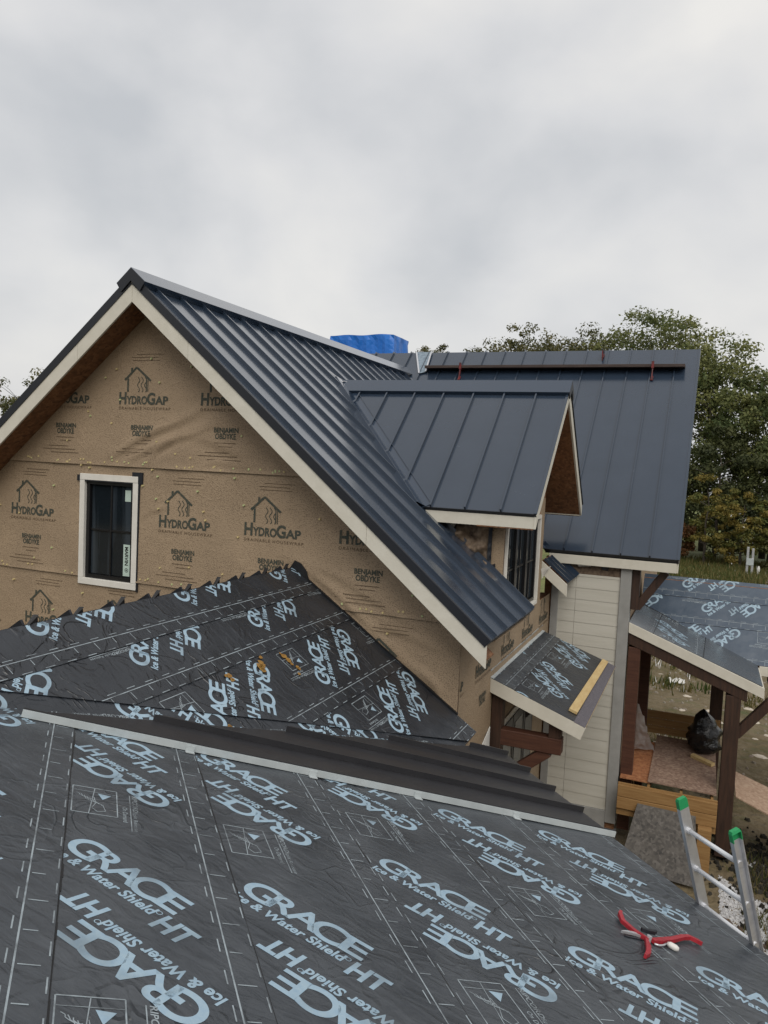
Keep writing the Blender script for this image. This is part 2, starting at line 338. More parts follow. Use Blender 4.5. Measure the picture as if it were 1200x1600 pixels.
# ================================================================== geometry numbers (metres, camera over x = y = 0)
XR, ZR, YF, MG, XE = -6.701, 8.291, 7.62, 0.829, -1.992        # front gable: ridge, rake plane, pitch, right eave
YW, XW = 8.072, -2.401                                          # gable wall, side wall
YM, ZM, YE, MM, XM, XWM, YWM = 17.364, 8.811, 13.168, 0.9475, -0.364, -1.076, 13.25   # main roof and its wall
YD, ZD, XD, MD, HD = 11.356, 7.378, -1.944, 0.9466, 1.853       # dormer
XL, ZL, ML = -4.535, 4.879, 0.6761                              # lower cross roof
ZF, PHI, PF = 4.368, R(43.085), R(16.664)                       # roof under the camera
FH = V((-math.sin(PHI), math.cos(PHI), 0)); FDN = V((math.cos(PHI), math.sin(PHI), 0))
FS = FDN*math.cos(PF) - V((0, 0, 1))*math.sin(PF)
FF = Frame((0, 0, ZF), FH, FS)                                  # u = along the eave (away), v = down the slope
F_EAVE = 4.26
cG = math.cos(math.atan(MG))
zG = lambda x: ZR - MG*abs(x-XR)
zMn = lambda y: ZM - MM*(YM-y)

# ================================================================== setting: ground
def ground():
    n = 90; mb = MB(); ext = [-140 + 280*i/n for i in range(n+1)]
    ys = [-60 + 300*(i/n)**1.0 for i in range(n+1)]
    vs_ = []
    for y in ys:
        for x in ext:
            far = max(0, min(1, (math.hypot(x, y-8)-16)/25))
            z = (noise.noise(V((x*.05, y*.05, 3)))*1.0 + noise.noise(V((x*.25, y*.25, 1)))*.25)*far*.6
            vs_.append((x, y, z))
    fs = [(j*(n+1)+i, j*(n+1)+i+1, (j+1)*(n+1)+i+1, (j+1)*(n+1)+i) for j in range(n) for i in range(n)]
    mb.add(vs_, fs)
    m = bpy.data.materials.new('muddy_ground'); m.use_nodes = True; t = m.node_tree; b = t.nodes['Principled BSDF']; l = t.links.new
    tcn = t.nodes.new('ShaderNodeTexCoord')
    n1_ = t.nodes.new('ShaderNodeTexNoise'); n1_.inputs['Scale'].default_value = .55; n1_.inputs['Detail'].default_value = 9; n1_.inputs['Roughness'].default_value = .68; l(tcn.outputs['Object'], n1_.inputs['Vector'])
    r = t.nodes.new('ShaderNodeValToRGB'); e_ = r.color_ramp.elements
    e_[0].position = .33; e_[0].color = (0.06, 0.075, 0.022, 1); e_[1].position = .72; e_[1].color = (0.23, 0.195, 0.14, 1)
    for p_, c_ in ((.45, (0.11, 0.085, 0.04)), (.55, (0.155, 0.12, 0.07)), (.63, (0.11, 0.10, 0.045))):
        q = e_.new(p_); q.color = (*c_, 1)
    l(n1_.outputs[0], r.inputs[0])
    # meadow takes over towards the trees
    sp = t.nodes.new('ShaderNodeSeparateXYZ'); l(tcn.outputs['Object'], sp.inputs[0])
    mr = t.nodes.new('ShaderNodeMapRange'); mr.inputs[1].default_value = 30; mr.inputs[2].default_value = 42; l(sp.outputs[1], mr.inputs[0])
    n2 = t.nodes.new('ShaderNodeTexNoise'); n2.inputs['Scale'].default_value = 1.3; n2.inputs['Detail'].default_value = 8; l(tcn.outputs['Object'], n2.inputs['Vector'])
    r2 = t.nodes.new('ShaderNodeValToRGB'); r2.color_ramp.elements[0].position = .35; r2.color_ramp.elements[1].position = .65
    r2.color_ramp.elements[0].color = (0.08, 0.11, 0.028, 1); r2.color_ramp.elements[1].color = (0.17, 0.17, 0.055, 1); l(n2.outputs[0], r2.inputs[0])
    mxn = t.nodes.new('ShaderNodeMix'); mxn.data_type = 'RGBA'; l(mr.outputs[0], mxn.inputs[0]); l(r.outputs[0], mxn.inputs[6]); l(r2.outputs[0], mxn.inputs[7])
    l(mxn.outputs[2], b.inputs['Base Color']); b.inputs['Roughness'].default_value = .95
    n3 = t.nodes.new('ShaderNodeTexNoise'); n3.inputs['Scale'].default_value = 5; n3.inputs['Detail'].default_value = 8; l(tcn.outputs['Object'], n3.inputs['Vector'])
    bp = t.nodes.new('ShaderNodeBump'); bp.inputs['Distance'].default_value = .12; l(n3.outputs[0], bp.inputs['Height']); l(bp.outputs[0], b.inputs['Normal'])
    o = mb.build('ground', m, smooth=True); o['kind'] = 'structure'; o['label'] = 'muddy construction ground with weeds running to a meadow'
ground()

# ================================================================== the house
HOUSE = empty('house', 'house under construction with dark metal roofs, tan housewrap and a dormer', 'house')

# ---- standing seam roofing: every panel is one piece (pan and rib), clipped to a convex area of its plane
RIBW, RIBH = 0.022, 0.046
def panels(part, fr, area, u0, pitch, m=None, n=60, w0=0.03, rib=True, name='roof_panel', ribh=RIBH):
    hs = hull_halves(area); us = [p[0] for p in area]; vs_ = [p[1] for p in area]
    v0, v1 = min(vs_)-.1, max(vs_)+.1; k0 = int(math.floor((min(us)-u0)/pitch)); outl = []
    for i in range(k0, k0+n):
        a, b = u0+i*pitch, u0+(i+1)*pitch
        if a > max(us): break
        pan = clip_all([(a+.0015, v0), (b-.0015, v0), (b-.0015, v1), (a+.0015, v1)], hs)
        if not pan: continue
        mb = MB(); slab(mb, fr, pan, w0, w0+.004)
        if rib:
            rb = clip_all([(a-RIBW/2, v0), (a+RIBW/2, v0), (a+RIBW/2, v1), (a-RIBW/2, v1)], hs)
            if rb: slab(mb, fr, rb, w0+.0045, w0+ribh)
        outl.append(mb.build(name, m or M_metal, part))
    return outl

# ---------------------------------------------------------------- front gable roof
GL_R = Frame((XR, 0, ZR), (0, 1, 0), V((1, 0, -MG)).normalized())      # u = y, v = distance down the slope
GL_L = Frame((XR, 0, ZR), (0, 1, 0), V((-1, 0, -MG)).normalized())
lenG = (XE-XR)/cG
vx = lambda x: abs(x-XR)/cG
y_valley = lambda x: YM-(ZM-zG(x))/MM                                   # meeting the main roof
core = MB()
slab(core, GL_R, [(YF+.035, 0), (9.8, 0), (9.8, lenG-.03), (YF+.035, lenG-.03)], -.06, .029)
xvt = XR+(ZR-ZD)/MG; zde = ZD-MD*HD; xvb = XR+(ZR-zde)/MG                # dormer valley
vline = lambda y: vx(xvt)+(vx(xvb)-vx(xvt))*abs(y-YD)/HD
xs_ = xvt
while y_valley(xs_) > YD+(xs_-xvt)/(xvb-xvt)*HD: xs_ += .005
A2a = [(9.8, .02), (YD, .02), (YD, vx(xvt)), (9.8, vline(9.8))]
A2b = [(YD, .02), (y_valley(XR), .02), (y_valley(xs_), vx(xs_)), (YD, vx(xvt))]
for ar in (A2a, A2b): slab(core, GL_R, ar, -.10, .029)
slab(core, GL_L, [(YF+.035, 0), (y_valley(XR), 0), (13.3, lenG), (YF+.035, lenG)], -.17, .029)
G_ROOF = core.build('gable_roof', M_osb, HOUSE)
u0G = 7.86
A1 = [(YF, .02), (9.8, .02), (9.8, lenG), (YF, lenG)]
panels(G_ROOF, GL_R, A1, u0G, .470)
panels(G_ROOF, GL_R, A2a, u0G, .470); panels(G_ROOF, GL_R, A2b, u0G, .470)
A4 = [(12.42, vx(-2.40)), (13.24, vx(-2.40)), (13.24, lenG), (12.42, lenG)]
smallcore = MB(); slab(smallcore, GL_R, [(12.45, vx(-2.41)), (13.24, vx(-2.41)), (13.24, lenG-.03), (12.45, lenG-.03)], -.06, .029)
G_ROOF2 = smallcore.build('eave_return_roof', M_osb, HOUSE)
panels(G_ROOF2, GL_R, A4, 12.44, .26)
panels(G_ROOF, GL_L, [(YF, .02), (y_valley(XR), .02), (13.3, lenG), (YF, lenG)], u0G, .470)
# ridge cap and rake flashing
mb = MB()
for fr in (GL_R, GL_L): slab(mb, fr, [(YF-.03, -.094), (y_valley(XR)+.05, -.094), (y_valley(XR)+.05, .19), (YF-.03, .19)], .11, .116)
for fr in (GL_R, GL_L): slab(mb, fr, [(YF-.03, .186), (y_valley(XR)+.05, .186), (y_valley(XR)+.05, .192), (YF-.03, .192)], .036, .1155)
mb.build('ridge_cap', M_cap, G_ROOF)
hcap = .115*math.sqrt(1+MG*MG); dxc = .19*cG; q = [(XR, ZR+hcap-.006), (XR+dxc+.07, ZR+hcap-.006-MG*(dxc+.07)), (XR+dxc-.0, ZR-MG*dxc-.02), (XR, ZR-.01), (XR-dxc, ZR-MG*dxc-.02), (XR-dxc-.07, ZR+hcap-.006-MG*(dxc+.07))]
mb = MB(); mb.prism([(x, YF-.032, z) for x, z in q], [(x, YF-.014, z) for x, z in q]); mb.build('ridge_cap_end', M_black, G_ROOF)
for fr in (GL_R, GL_L):
    mb = MB(); slab(mb, fr, [(YF-.012, .03), (YF+.028, .03), (YF+.028, lenG+.01), (YF-.012, lenG+.01)], .0345, .062)
    slab(mb, fr, [(YF-.012, .03), (YF-.004, .03), (YF-.004, lenG+.01), (YF-.012, lenG+.01)], -.035, .034)
    mb.build('rake_flashing', M_black, G_ROOF)
mb = MB(); slab(mb, GL_R, [(YF, lenG+.001), (9.8, lenG+.001), (9.8, lenG+.008), (YF, lenG+.008)], -.05, .04); mb.build('eave_flashing', M_black, G_ROOF)

# rake boards with their butt joints, soffit
def rake(name, x0, x1, y0, y1, top, dep, m, zfun, parent, sgn=1):
    mb = MB(); q = [(x0, zfun(x0)+top), (x1, zfun(x1)+top), (x1, zfun(x1)+top-dep), (x0, zfun(x0)+top-dep)]
    mb.prism([(x, y0, z) for x, z in q], [(x, y1, z) for x, z in q]); return mb.build(name, m, parent, bevel=.003)
for xa, xb in ((XR+.0015, XR+.86), (XR+.863, XR+3.3), (XR+3.303, XE)):
    rake('rake_board', xa, xb, YF, YF+.03, .0, .262, M_cream, zG, HOUSE)
for xa, xb in ((XR-.0015, XR-.86), (XR-.863, XR-3.4), (XR-3.403, XR-4.75)):
    rake('rake_board', xa, xb, YF, YF+.03, .0, .262, M_cream, zG, HOUSE)
for sg in (1, -1):
    for xa, xb in ((.02, 2.4), (2.404, 4.68)):
        mb = MB(); q = [(XR+sg*xa, zG(XR+sg*xa)-.218), (XR+sg*xb, zG(XR+sg*xb)-.218), (XR+sg*xb, zG(XR+sg*xb)-.233), (XR+sg*xa, zG(XR+sg*xa)-.233)]
        mb.prism([(x, YF+.0305, z) for x, z in q], [(x, YW-.02, z) for x, z in q]); mb.build('soffit_board', M_osb, HOUSE)
mb = MB(); mb.box((XW-.02, YW+.1, zG(XE)-.10), (XE-.05, 9.8, zG(XE)-.085)); mb.build('eave_soffit', M_wrap, HOUSE)
# the return's rake board beside the dormer window
mb = MB(); q = [(-2.42, zG(-2.42)-.0), (XE+.01, zG(XE)-.0), (XE+.01, zG(XE)-.2), (-2.42, zG(-2.42)-.2)]
mb.prism([(x, 12.40, z) for x, z in q], [(x, 12.43, z) for x, z in q]); mb.build('rake_board', M_cream, HOUSE, bevel=.003)
mb = MB(); slab(mb, GL_R, [(13.20, vx(-2.6)), (13.235, vx(-2.6)), (13.235, lenG), (13.20, lenG)], .036, .12); mb.build('wall_flashing', M_cap, G_ROOF2)

# ---------------------------------------------------------------- gable wall with housewrap
SEAM1, SEAM2 = 5.985, 4.457
def wdisp(x, z):
    """slack and folds of the wrap"""
    d = noise.noise(V((x*.9, z*.9, 5)))*.008 + noise.noise(V((x*2.6, z*2.6, 9)))*.004
    folds = [((-7.35, 6.12), (-5.95, 6.78), .030, .055), ((-7.05, 6.08), (-5.75, 6.60), .024, .05), ((-6.75, 6.05), (-6.35, 6.42), .022, .04), ((-6.1, 6.4), (-5.3, 6.25), .016, .06),
             ((-5.9, 6.05), (-5.2, 6.12), .014, .035), ((-6.85, 5.3), (-6.4, 5.55), .012, .03), ((-4.5, 4.95), (-3.2, 4.15), .026, .05), ((-4.3, 4.95), (-3.0, 4.45), .016, .05),
             ((-3.9, 4.35), (-2.6, 3.75), .024, .06), ((-3.4, 4.3), (-2.5, 4.15), .014, .05), ((-2.9, 3.9), (-2.45, 3.5), .02, .04), ((-7.6, 4.6), (-6.9, 4.95), .008, .05)]
    for (ax, az), (bx, bz), amp, w in folds:
        dx, dz = bx-ax, bz-az; l2 = dx*dx+dz*dz; t_ = ((x-ax)*dx+(z-az)*dz)/l2
        if -.15 < t_ < 1.15:
            s_ = math.sin(max(0, min(1, (t_+.15)/1.3))*math.pi); off = ((x-ax)*dz-(z-az)*dx)/math.sqrt(l2) + .03*math.sin(t_*5)
            d += .8*amp*s_*(math.exp(-(off/w)**2) - .6*math.exp(-((off-w*1.5)/w)**2))
    return d
base = MB()
hw = 4.3; zb = -.2
def wallpiece(pts): base.prism([(x, YW+.03, z) for x, z in pts], [(x, YW+.18, z) for x, z in pts])
zr_ = lambda x: ZR-.2-MG*abs(x-XR)
H0, H1, H2, H3 = -7.888+.05, -6.894-.05, 4.352+.05, 5.861-.05
wallpiece([(XR-hw, zb), (H0, zb), (H0, zr_(H0)), (XR-hw, zr_(XR-hw))]); wallpiece([(H1, zb), (XW-.01, zb), (XW-.01, zr_(XW-.01)), (XR, zr_(XR)), (H1, zr_(H1))])
wallpiece([(H0, zb), (H1, zb), (H1, H2), (H0, H2)]); wallpiece([(H0, H3), (H1, H3), (H1, zr_(H1)), (H0, zr_(H0))])
base.build('gable_wall', M_osb, HOUSE)
roofline = lambda x: ZR-.222-MG*abs(x-XR)
WIN = (-7.888, -6.894, 4.352, 5.861)
def wrap_sheet(z0, z1, proud):
    nx = int(8.8/.035); nz = max(4, int((z1-z0)/.035)); x0, x1 = XR-4.28, XW+.004
    vs_ = []; idx = {}; fs = []
    for j in range(nz+1):
        for i in range(nx+1):
            x = x0+(x1-x0)*i/nx; z = z0+(z1-z0)*j/nz
            z = min(z, max(roofline(x), z0-.05)) if z1 > 5.5 or True else z
            pr = proud*(1-(z-z0)/(z1-z0)) if z1 > z0 else 0
            edge = min(1, (XW-x)/.25)
            ed = .0 if x > XW-.002 else 1
            vs_.append((x, YW-pr-.004-wdisp(x, z)*max(0, edge)-(.012*max(0, 1-(z-z0)/.06)*(.5+noise.noise(V((x*2, 1, z0))))), z))
    for j in range(nz):
        for i in range(nx):
            a = j*(nx+1)+i; q = (a, a+1, a+nx+2, a+nx+1)
            if abs(vs_[q[0]][2]-vs_[q[3]][2]) < 1e-5 and abs(vs_[q[1]][2]-vs_[q[2]][2]) < 1e-5: continue
            xm = (vs_[q[0]][0]+vs_[q[1]][0])/2; zm = (vs_[q[0]][2]+vs_[q[3]][2])/2
            if WIN[0]+.06 < xm < WIN[1]-.06 and WIN[2]+.06 < zm < WIN[3]-.06: continue
            fs.append(q)
    mb = MB(); mb.add(vs_, fs); o = mb.build('housewrap_sheet', M_wrap, HOUSE, smooth=True); return o
SH = [wrap_sheet(SEAM1, 8.1, .022), wrap_sheet(SEAM2, SEAM1+.12, .020), wrap_sheet(-.1, SEAM2+.12, .010)]
SHZ = [(SEAM1, 8.1, .022), (SEAM2, SEAM1+.12, .020), (-.1, SEAM2+.12, .010)]
def wrap_logo():
    p = P2()
    p.text('H', 0, 0, .115, .155, bold=.035); p.text('YDRO', .118, 0, .325, .105, bold=.035); p.text('G', .44, 0, .125, .15, bold=.035); p.text('AP', .565, 0, .20, .105, bold=.035)
    for dx in (-.008, .008):
        pass
    # house outline with a warm-air sign
    p.path([(.10, .335), (.085, .31), (.265, .475), (.49, .30)], .028); p.rect(.12, .16, .147, .33); p.rect(.175, .40, .205, .47)
    for i in range(3):
        x = .30+.055*i; p.path([(x+.018*math.sin(k_*1.15), .155+.022*k_) for k_ in range(10)], .010)
    p.rect(.415, .16, .43, .34); p.rect(.44, .16, .452, .33)
    t = P2(); t.text('DRAINABLE HOUSEWRAP', 0, -.075, .80, .038, spacing=1.25)
    b_ = P2(); b_.text('BENJAMIN', .205, -.335, .345, .062, bold=.03); b_.text('OBDYKE', .225, -.415, .295, .07, bold=.03)
    s_ = P2()
    for k_, (a, c) in enumerate(((.22, .52), (.28, .47), None, (.05, .45), (-.02, .55), (.1, .62), None, None) if False else ((.22, .52), (.28, .47), (.08, .42), (-.02, .55), (.12, .60))):
        s_.rect(a, -.47-.045*k_-(.03 if k_ > 1 else 0), c, -.463-.045*k_-(.03 if k_ > 1 else 0))
    for k_, (a, c) in enumerate(((.2, .62), (.18, .60), (.26, .66))): s_.rect(a, .56+.04*k_, c, .566+.04*k_)
    return p, t, b_, s_
def wrap_prints(sheet, z0, z1, proud, hx, hz, xmin, xmax, skip=None):
    lg, tx, bn, sm = wrap_logo(); dark = P2(); thin = P2()
    k0 = int((xmin-hx)/1.305)-1
    for k_ in range(k0, k0+9):
        X = hx+1.305*k_
        for src, dst in ((lg, dark), (tx, thin), (bn, dark), (sm, thin)):
            dst.put(src, lambda x, z, X=X: (X+x*1.04, hz+z*1.0))
    lim = [(-1, 0, -xmin), (1, 0, xmax), (0, -1, -(z0+.012)), (0, 1, z1), (MG, 1, ZR-.24+MG*XR), (-MG, 1, ZR-.24-MG*XR)]
    for src, m, nm in ((dark, M_wrapink, 'logo_print'), (thin, M_wrapink2, 'small_print')):
        c = src.clipped(lim); keep = []
        for f in c.f:
            cx = sum(c.v[i][0] for i in f)/len(f); cz = sum(c.v[i][1] for i in f)/len(f)
            if not (WIN[0]-.02 < cx < WIN[1]+.02 and WIN[2]-.02 < cz < WIN[3]+.02): keep.append(f)
        c.f = keep
        fn = lambda x, z: (x, YW-.004-.0045-proud*(1-(z-z0)/(z1-z0))-wdisp(x, z)*max(0, min(1, (XW-x)/.25))-(.012*max(0, 1-(z-z0)/.06)*(.5+noise.noise(V((x*2, 1, z0))))), z)
        c.build(nm, m, sheet, fn)
wrap_prints(SH[0], *SHZ[0], -7.249, 6.81, -10.6, XW-.02)
wrap_prints(SH[1], *SHZ[1], -6.546, 5.235, -10.6, XW-.02)
wrap_prints(SH[2], *SHZ[2], -8.869, 3.70, -10.6, XW-.02)
# cap fasteners: far too many to count singly
random.seed(3)
mb = MB()
for i in range(210):
    x = random.uniform(-10.2, -2.5); z = random.choice((random.uniform(3.0, 7.9), SEAM1+.03+random.uniform(-.01, .05), SEAM2+.03+random.uniform(-.01, .05), random.uniform(3.6, 6.9)))
    if z > roofline(x)-.08 or (WIN[0]-.05 < x < WIN[1]+.05 and WIN[2]-.05 < z < WIN[3]+.05): continue
    y = YW-.034-wdisp(x, z); r_ = .013
    ring = [(x+r_*math.cos(a*math.pi/3), y, z+r_*math.sin(a*math.pi/3)) for a in range(6)]
    mb.prism(ring, [(p[0], p[1]+.03, p[2]) for p in ring])
o = mb.build('fastener_caps', mat('pale_green_cap', (0.45, 0.50, 0.25), .5, 0, .4, (.55, .45, .22), 2.0, lo=.45, hi=.5), HOUSE); o['kind'] = 'stuff'

# ---------------------------------------------------------------- windows
def window(parent, fr, u0, u1, v0, v1, cas=.085, sticker=False, nx=2, nz=2, sash=1, casing=True):
    """fr(u, v, w): u across, v up, w out of the wall"""
    W_ = MB(); slab(W_, fr, [(u0, v0), (u1, v0), (u1, v1), (u0, v1)], -.10, -.075); wn = W_.build('window', M_frame, parent)
    fw_ = .055
    a0, a1, b0, b1 = u0+cas, u1-cas, v0+cas, v1-cas
    if casing:
        for q in ([(u0, v1-cas), (u1, v1-cas), (u1, v1), (u0, v1)], [(u0, v0), (u1, v0), (u1, v0+cas), (u0, v0+cas)],
                  [(u0, v0+cas+.001), (u0+cas, v0+cas+.001), (u0+cas, v1-cas-.001), (u0, v1-cas-.001)], [(u1-cas, v0+cas+.001), (u1, v0+cas+.001), (u1, v1-cas-.001), (u1-cas, v1-cas-.001)]):
            mb = MB(); slab(mb, fr, q, -.02, .032); mb.build('casing_board', M_creamw, wn, bevel=.003)
    sw = (a1-a0)/sash
    for s_ in range(sash):
        p0, p1 = a0+s_*sw+.001, a0+(s_+1)*sw-.001
        mb = MB()
        for q in ([(p0, b0), (p1, b0), (p1, b0+fw_), (p0, b0+fw_)], [(p0, b1-fw_), (p1, b1-fw_), (p1, b1), (p0, b1)],
                  [(p0, b0+fw_), (p0+fw_, b0+fw_), (p0+fw_, b1-fw_), (p0, b1-fw_)], [(p1-fw_, b0+fw_), (p1, b0+fw_), (p1, b1-fw_), (p1-fw_, b1-fw_)]): slab(mb, fr, q, -.07, -.012)
        mb.build('sash_frame', M_frame, wn)
        i0, i1, j0, j1 = p0+fw_, p1-fw_, b0+fw_, b1-fw_
        for i in range(nx):
            for j in range(nz):
                mb = MB(); slab(mb, fr, [(i0+(i1-i0)*i/nx+.009, j0+(j1-j0)*j/nz+.009), (i0+(i1-i0)*(i+1)/nx-.009, j0+(j1-j0)*j/nz+.009), (i0+(i1-i0)*(i+1)/nx-.009, j0+(j1-j0)*(j+1)/nz-.009), (i0+(i1-i0)*i/nx+.009, j0+(j1-j0)*(j+1)/nz-.009)], -.06, -.052); mb.build('pane', M_glass, wn)
        for i in range(1, nx):
            u = i0+(i1-i0)*i/nx; mb = MB(); slab(mb, fr, [(u-.012, j0), (u+.012, j0), (u+.012, j1), (u-.012, j1)], -.065, -.035); mb.build('muntin', M_frame, wn)
        for j in range(1, nz):
            v = j0+(j1-j0)*j/nz; mb = MB(); slab(mb, fr, [(i0, v-.012), (i1, v-.012), (i1, v+.012), (i0, v+.012)], -.064, -.036); mb.build('muntin', M_frame, wn)
    if sticker:
        sm_ = mat('pale_green_sticker', (.45, .56, .50), .5)
        mb = MB(); slab(mb, fr, [(a1-.20, b0+.075), (a1-.085, b0+.075), (a1-.085, b0+.50), (a1-.20, b0+.50)], -.051, -.049); st = mb.build('sticker', sm_, wn); st['label'] = 'pale green sticker with black lettering'
        p = P2(); t_ = P2(); t_.text('MARVIN', 0, 0, .25, .055, bold=.03)
        p.put(t_, lambda x, y: (a1-.20+.03+y, b0+.47-x))
        for k_ in range(12):
            an = k_*math.pi/6; p.line((a1-.142+.026*math.cos(an), b0+.155+.026*math.sin(an)), (a1-.142+.026*math.cos(an+.55), b0+.155+.026*math.sin(an+.55)), .007)
        p.rect(a1-.152, b0+.145, a1-.132, b0+.165)
        p.build('sticker_lettering', M_frame, wn, lambda u, v: fr(u, v, -.0475))
        mb = MB(); slab(mb, fr, [(a1-.19, b1-.26), (a1-.095, b1-.26), (a1-.095, b1-.11), (a1-.19, b1-.11)], -.051, -.049); mb.build('sticker', sm_, wn)
        # interior: pale sheet behind the glass, seen as a vertical streak
    return wn
FW = Frame((0, YW, 0), (1, 0, 0), (0, 0, 1), N=(0, -1, 0))
wn = window(HOUSE, FW, *WIN, sticker=True)
wn['label'] = 'small black framed window with white casing in the tan gable wall'
mb = MB(); slab(mb, FW, [(WIN[0]-.05, WIN[3]-.10), (WIN[1]+.07, WIN[3]-.10), (WIN[1]+.07, WIN[3]+.055), (WIN[1]-.10, WIN[3]+.055), (WIN[1]-.10, WIN[3]-.02), (WIN[0]-.05, WIN[3]-.02)], -.02, .034-.004+.002 - .002); mb.build('flashing_tape', M_black, HOUSE)
mb = MB(); slab(mb, FW, [(WIN[1]+.001, WIN[2]-.02), (WIN[1]+.025, WIN[2]-.02), (WIN[1]+.025, WIN[3]-.101), (WIN[1]+.001, WIN[3]-.101)], -.02, .026); mb.build('flashing_tape', M_black, HOUSE)

# ---------------------------------------------------------------- side wall of the gable (faces right)
FSW = Frame((XW, 0, 0), (0, 1, 0), (0, 0, 1), N=(1, 0, 0))
mb = MB(); mb.box((XW-.16, YW+.19, -.2), (XW-.012, YWM+.03, 4.08)); mb.build('side_wall', M_osb, HOUSE)
def side_sheet(z0, z1, w, y1=YWM):
    vs_ = []; n_ = 60; nz = 14
    for j in range(nz+1):
        for i in range(n_+1):
            y = YW-.0+(y1-YW)*i/n_; z = z0+(z1-z0)*j/nz; d_ = noise.noise(V((y*2.2, z*2.2, 33)))*.008*min(1, (y-YW)/.2)
            vs_.append((XW+.004+w*(1-j/nz)+d_, y, z))
    mb = MB(); mb.add(vs_, [(j*(n_+1)+i, j*(n_+1)+i+1, (j+1)*(n_+1)+i+1, (j+1)*(n_+1)+i) for j in range(nz) for i in range(n_)])
    return mb.build('housewrap_sheet', M_wrap, HOUSE, smooth=True)
s1 = side_sheet(2.85, 4.09, .012); s1b = None
mb = MB(); mb.box((XW-.10, YW+.01, 4.091), (XW+.003, 9.78, 4.60)); mb.build('wall_head', M_wrap, HOUSE); s2 = side_sheet(-.1, 2.95, .0)
lg, tx, bn, sm = wrap_logo(); dark = P2(); thin = P2()
for k_ in range(-1, 4):
    for src, dst in ((lg, dark), (tx, thin), (bn, dark)):
        dst.put(src, lambda x, z, k_=k_: (8.72+1.22*k_+x*.92, 3.70+z*.95))
lim = [(-1, 0, -(YW+.03)), (1, 0, 13.2), (0, 1, 4.08), (0, -1, -2.9)]
for src, m, nm in ((dark, M_wrapink, 'logo_print'), (thin, M_wrapink2, 'small_print')):
    src.clipped(lim).build(nm, m, s1, lambda y, z: (XW+.012+.012*(1-(z-2.85)/1.24)+noise.noise(V((y*2.2, z*2.2, 33)))*.008*min(1, (y-YW)/.2), y, z))

# ---------------------------------------------------------------- dormer
DN = Frame((0, YD, ZD), (1, 0, 0), V((0, -1, -MD)).normalized()); DF = Frame((0, YD, ZD), (1, 0, 0), V((0, 1, -MD)).normalized())
lenD = HD*math.sqrt(1+MD*MD)
D_ROOF = None
for fr in (DN, DF):
    mb = MB(); slab(mb, fr, [(xvt, .02), (XD-.035, .02), (XD-.035, lenD-.03), (xvb+.03, lenD-.03)], -.12, .029); o = mb.build('dormer_roof', M_osb, HOUSE)
    D_ROOF = D_ROOF or o
    panels(o, fr, [(xvt-.0, .03), (XD, .03), (XD, lenD), (xvb, lenD)], -2.375-.47*8, .468, ribh=.048)
    # gutter edge
    mb = MB(); slab(mb, fr, [(xvb+.05, lenD+.001), (XD, lenD+.001), (XD, lenD+.01), (xvb+.05, lenD+.01)], -.03, .036); mb.build('eave_flashing', M_black, o)
    mb = MB(); slab(mb, fr, [(XD-.025, .1), (XD+.012, .1), (XD+.012, lenD+.01), (XD-.025, lenD+.01)], .0345, .052); mb.build('rake_flashing', M_metal if fr is DN else M_black, o)
mb = MB()
for fr in (DN, DF): slab(mb, fr, [(xvt-.12, -.086), (XD+.03, -.086), (XD+.03, .19), (xvt-.12, .19)], .088, .094)
for fr in (DN, DF): slab(mb, fr, [(xvt-.12, .186), (XD+.03, .186), (XD+.03, .192), (xvt-.12, .192)], .036, .0935)
mb.build('ridge_cap', M_cap, D_ROOF)
hcap = .093*math.sqrt(1+MD*MD); dyc = .19/math.sqrt(1+MD*MD); q = [(YD, ZD+hcap-.006), (YD+dyc+.06, ZD+hcap-.006-MD*(dyc+.06)), (YD+dyc, ZD-MD*dyc-.02), (YD, ZD-.01), (YD-dyc, ZD-MD*dyc-.02), (YD-dyc-.06, ZD+hcap-.006-MD*(dyc+.06))]
mb = MB(); mb.prism([(XD+.014, y, z) for y, z in q], [(XD+.032, y, z) for y, z in q]); mb.build('ridge_cap_end', M_black, D_ROOF)
# valley flashing: a folded strip on both planes
a, b = V((xvt, YD, ZD)), V((xvb, YD-HD, zde)); vd = (b-a).normalized()
nd = (DN.N - vd*0).cross(vd).normalized(); nd = nd if nd.x > 0 else -nd
ng = GL_R.N.cross(vd).normalized(); ng = ng if ng.y < 0 else -ng
mb = MB(); q = [a-vd*.03, b+vd*.06, b+vd*.06+nd*.15, a-vd*.03+nd*.15]
mb.prism([p+DN.N*.037 for p in q], [p+DN.N*.043 for p in q])
q = [a-vd*.12, b+vd*.06, b+vd*.06+ng*.17, a-vd*.12+ng*.17]
mb.prism([p+GL_R.N*.078 for p in q], [p+GL_R.N*.083 for p in q])
q = [a-vd*.12+ng*.165, b+vd*.06+ng*.165, b+vd*.06+ng*.172, a-vd*.12+ng*.172]
mb.prism([p+GL_R.N*.034 for p in q], [p+GL_R.N*.0775 for p in q])
q = [a+nd*.147, b+vd*.05+nd*.147, b+vd*.05+nd*.155, a+nd*.155]; mb.prism([p+DN.N*.0435 for p in q], [p+DN.N*.062 for p in q])
mb.build('valley_flashing', M_cap, D_ROOF)
# bent clip left at the valley top
mb = MB(); mb.beam(a+GL_R.N*.06+V((-.25, -.12, .22)), a+GL_R.N*.07+V((.0, -.02, .02)), .02, .01); mb.beam(a+GL_R.N*.07+V((-.02, -.05, .05)), a+GL_R.N*.07+V((.22, .05, .0)), .03, .008)
mb.build('loose_clip', M_alu, D_ROOF)
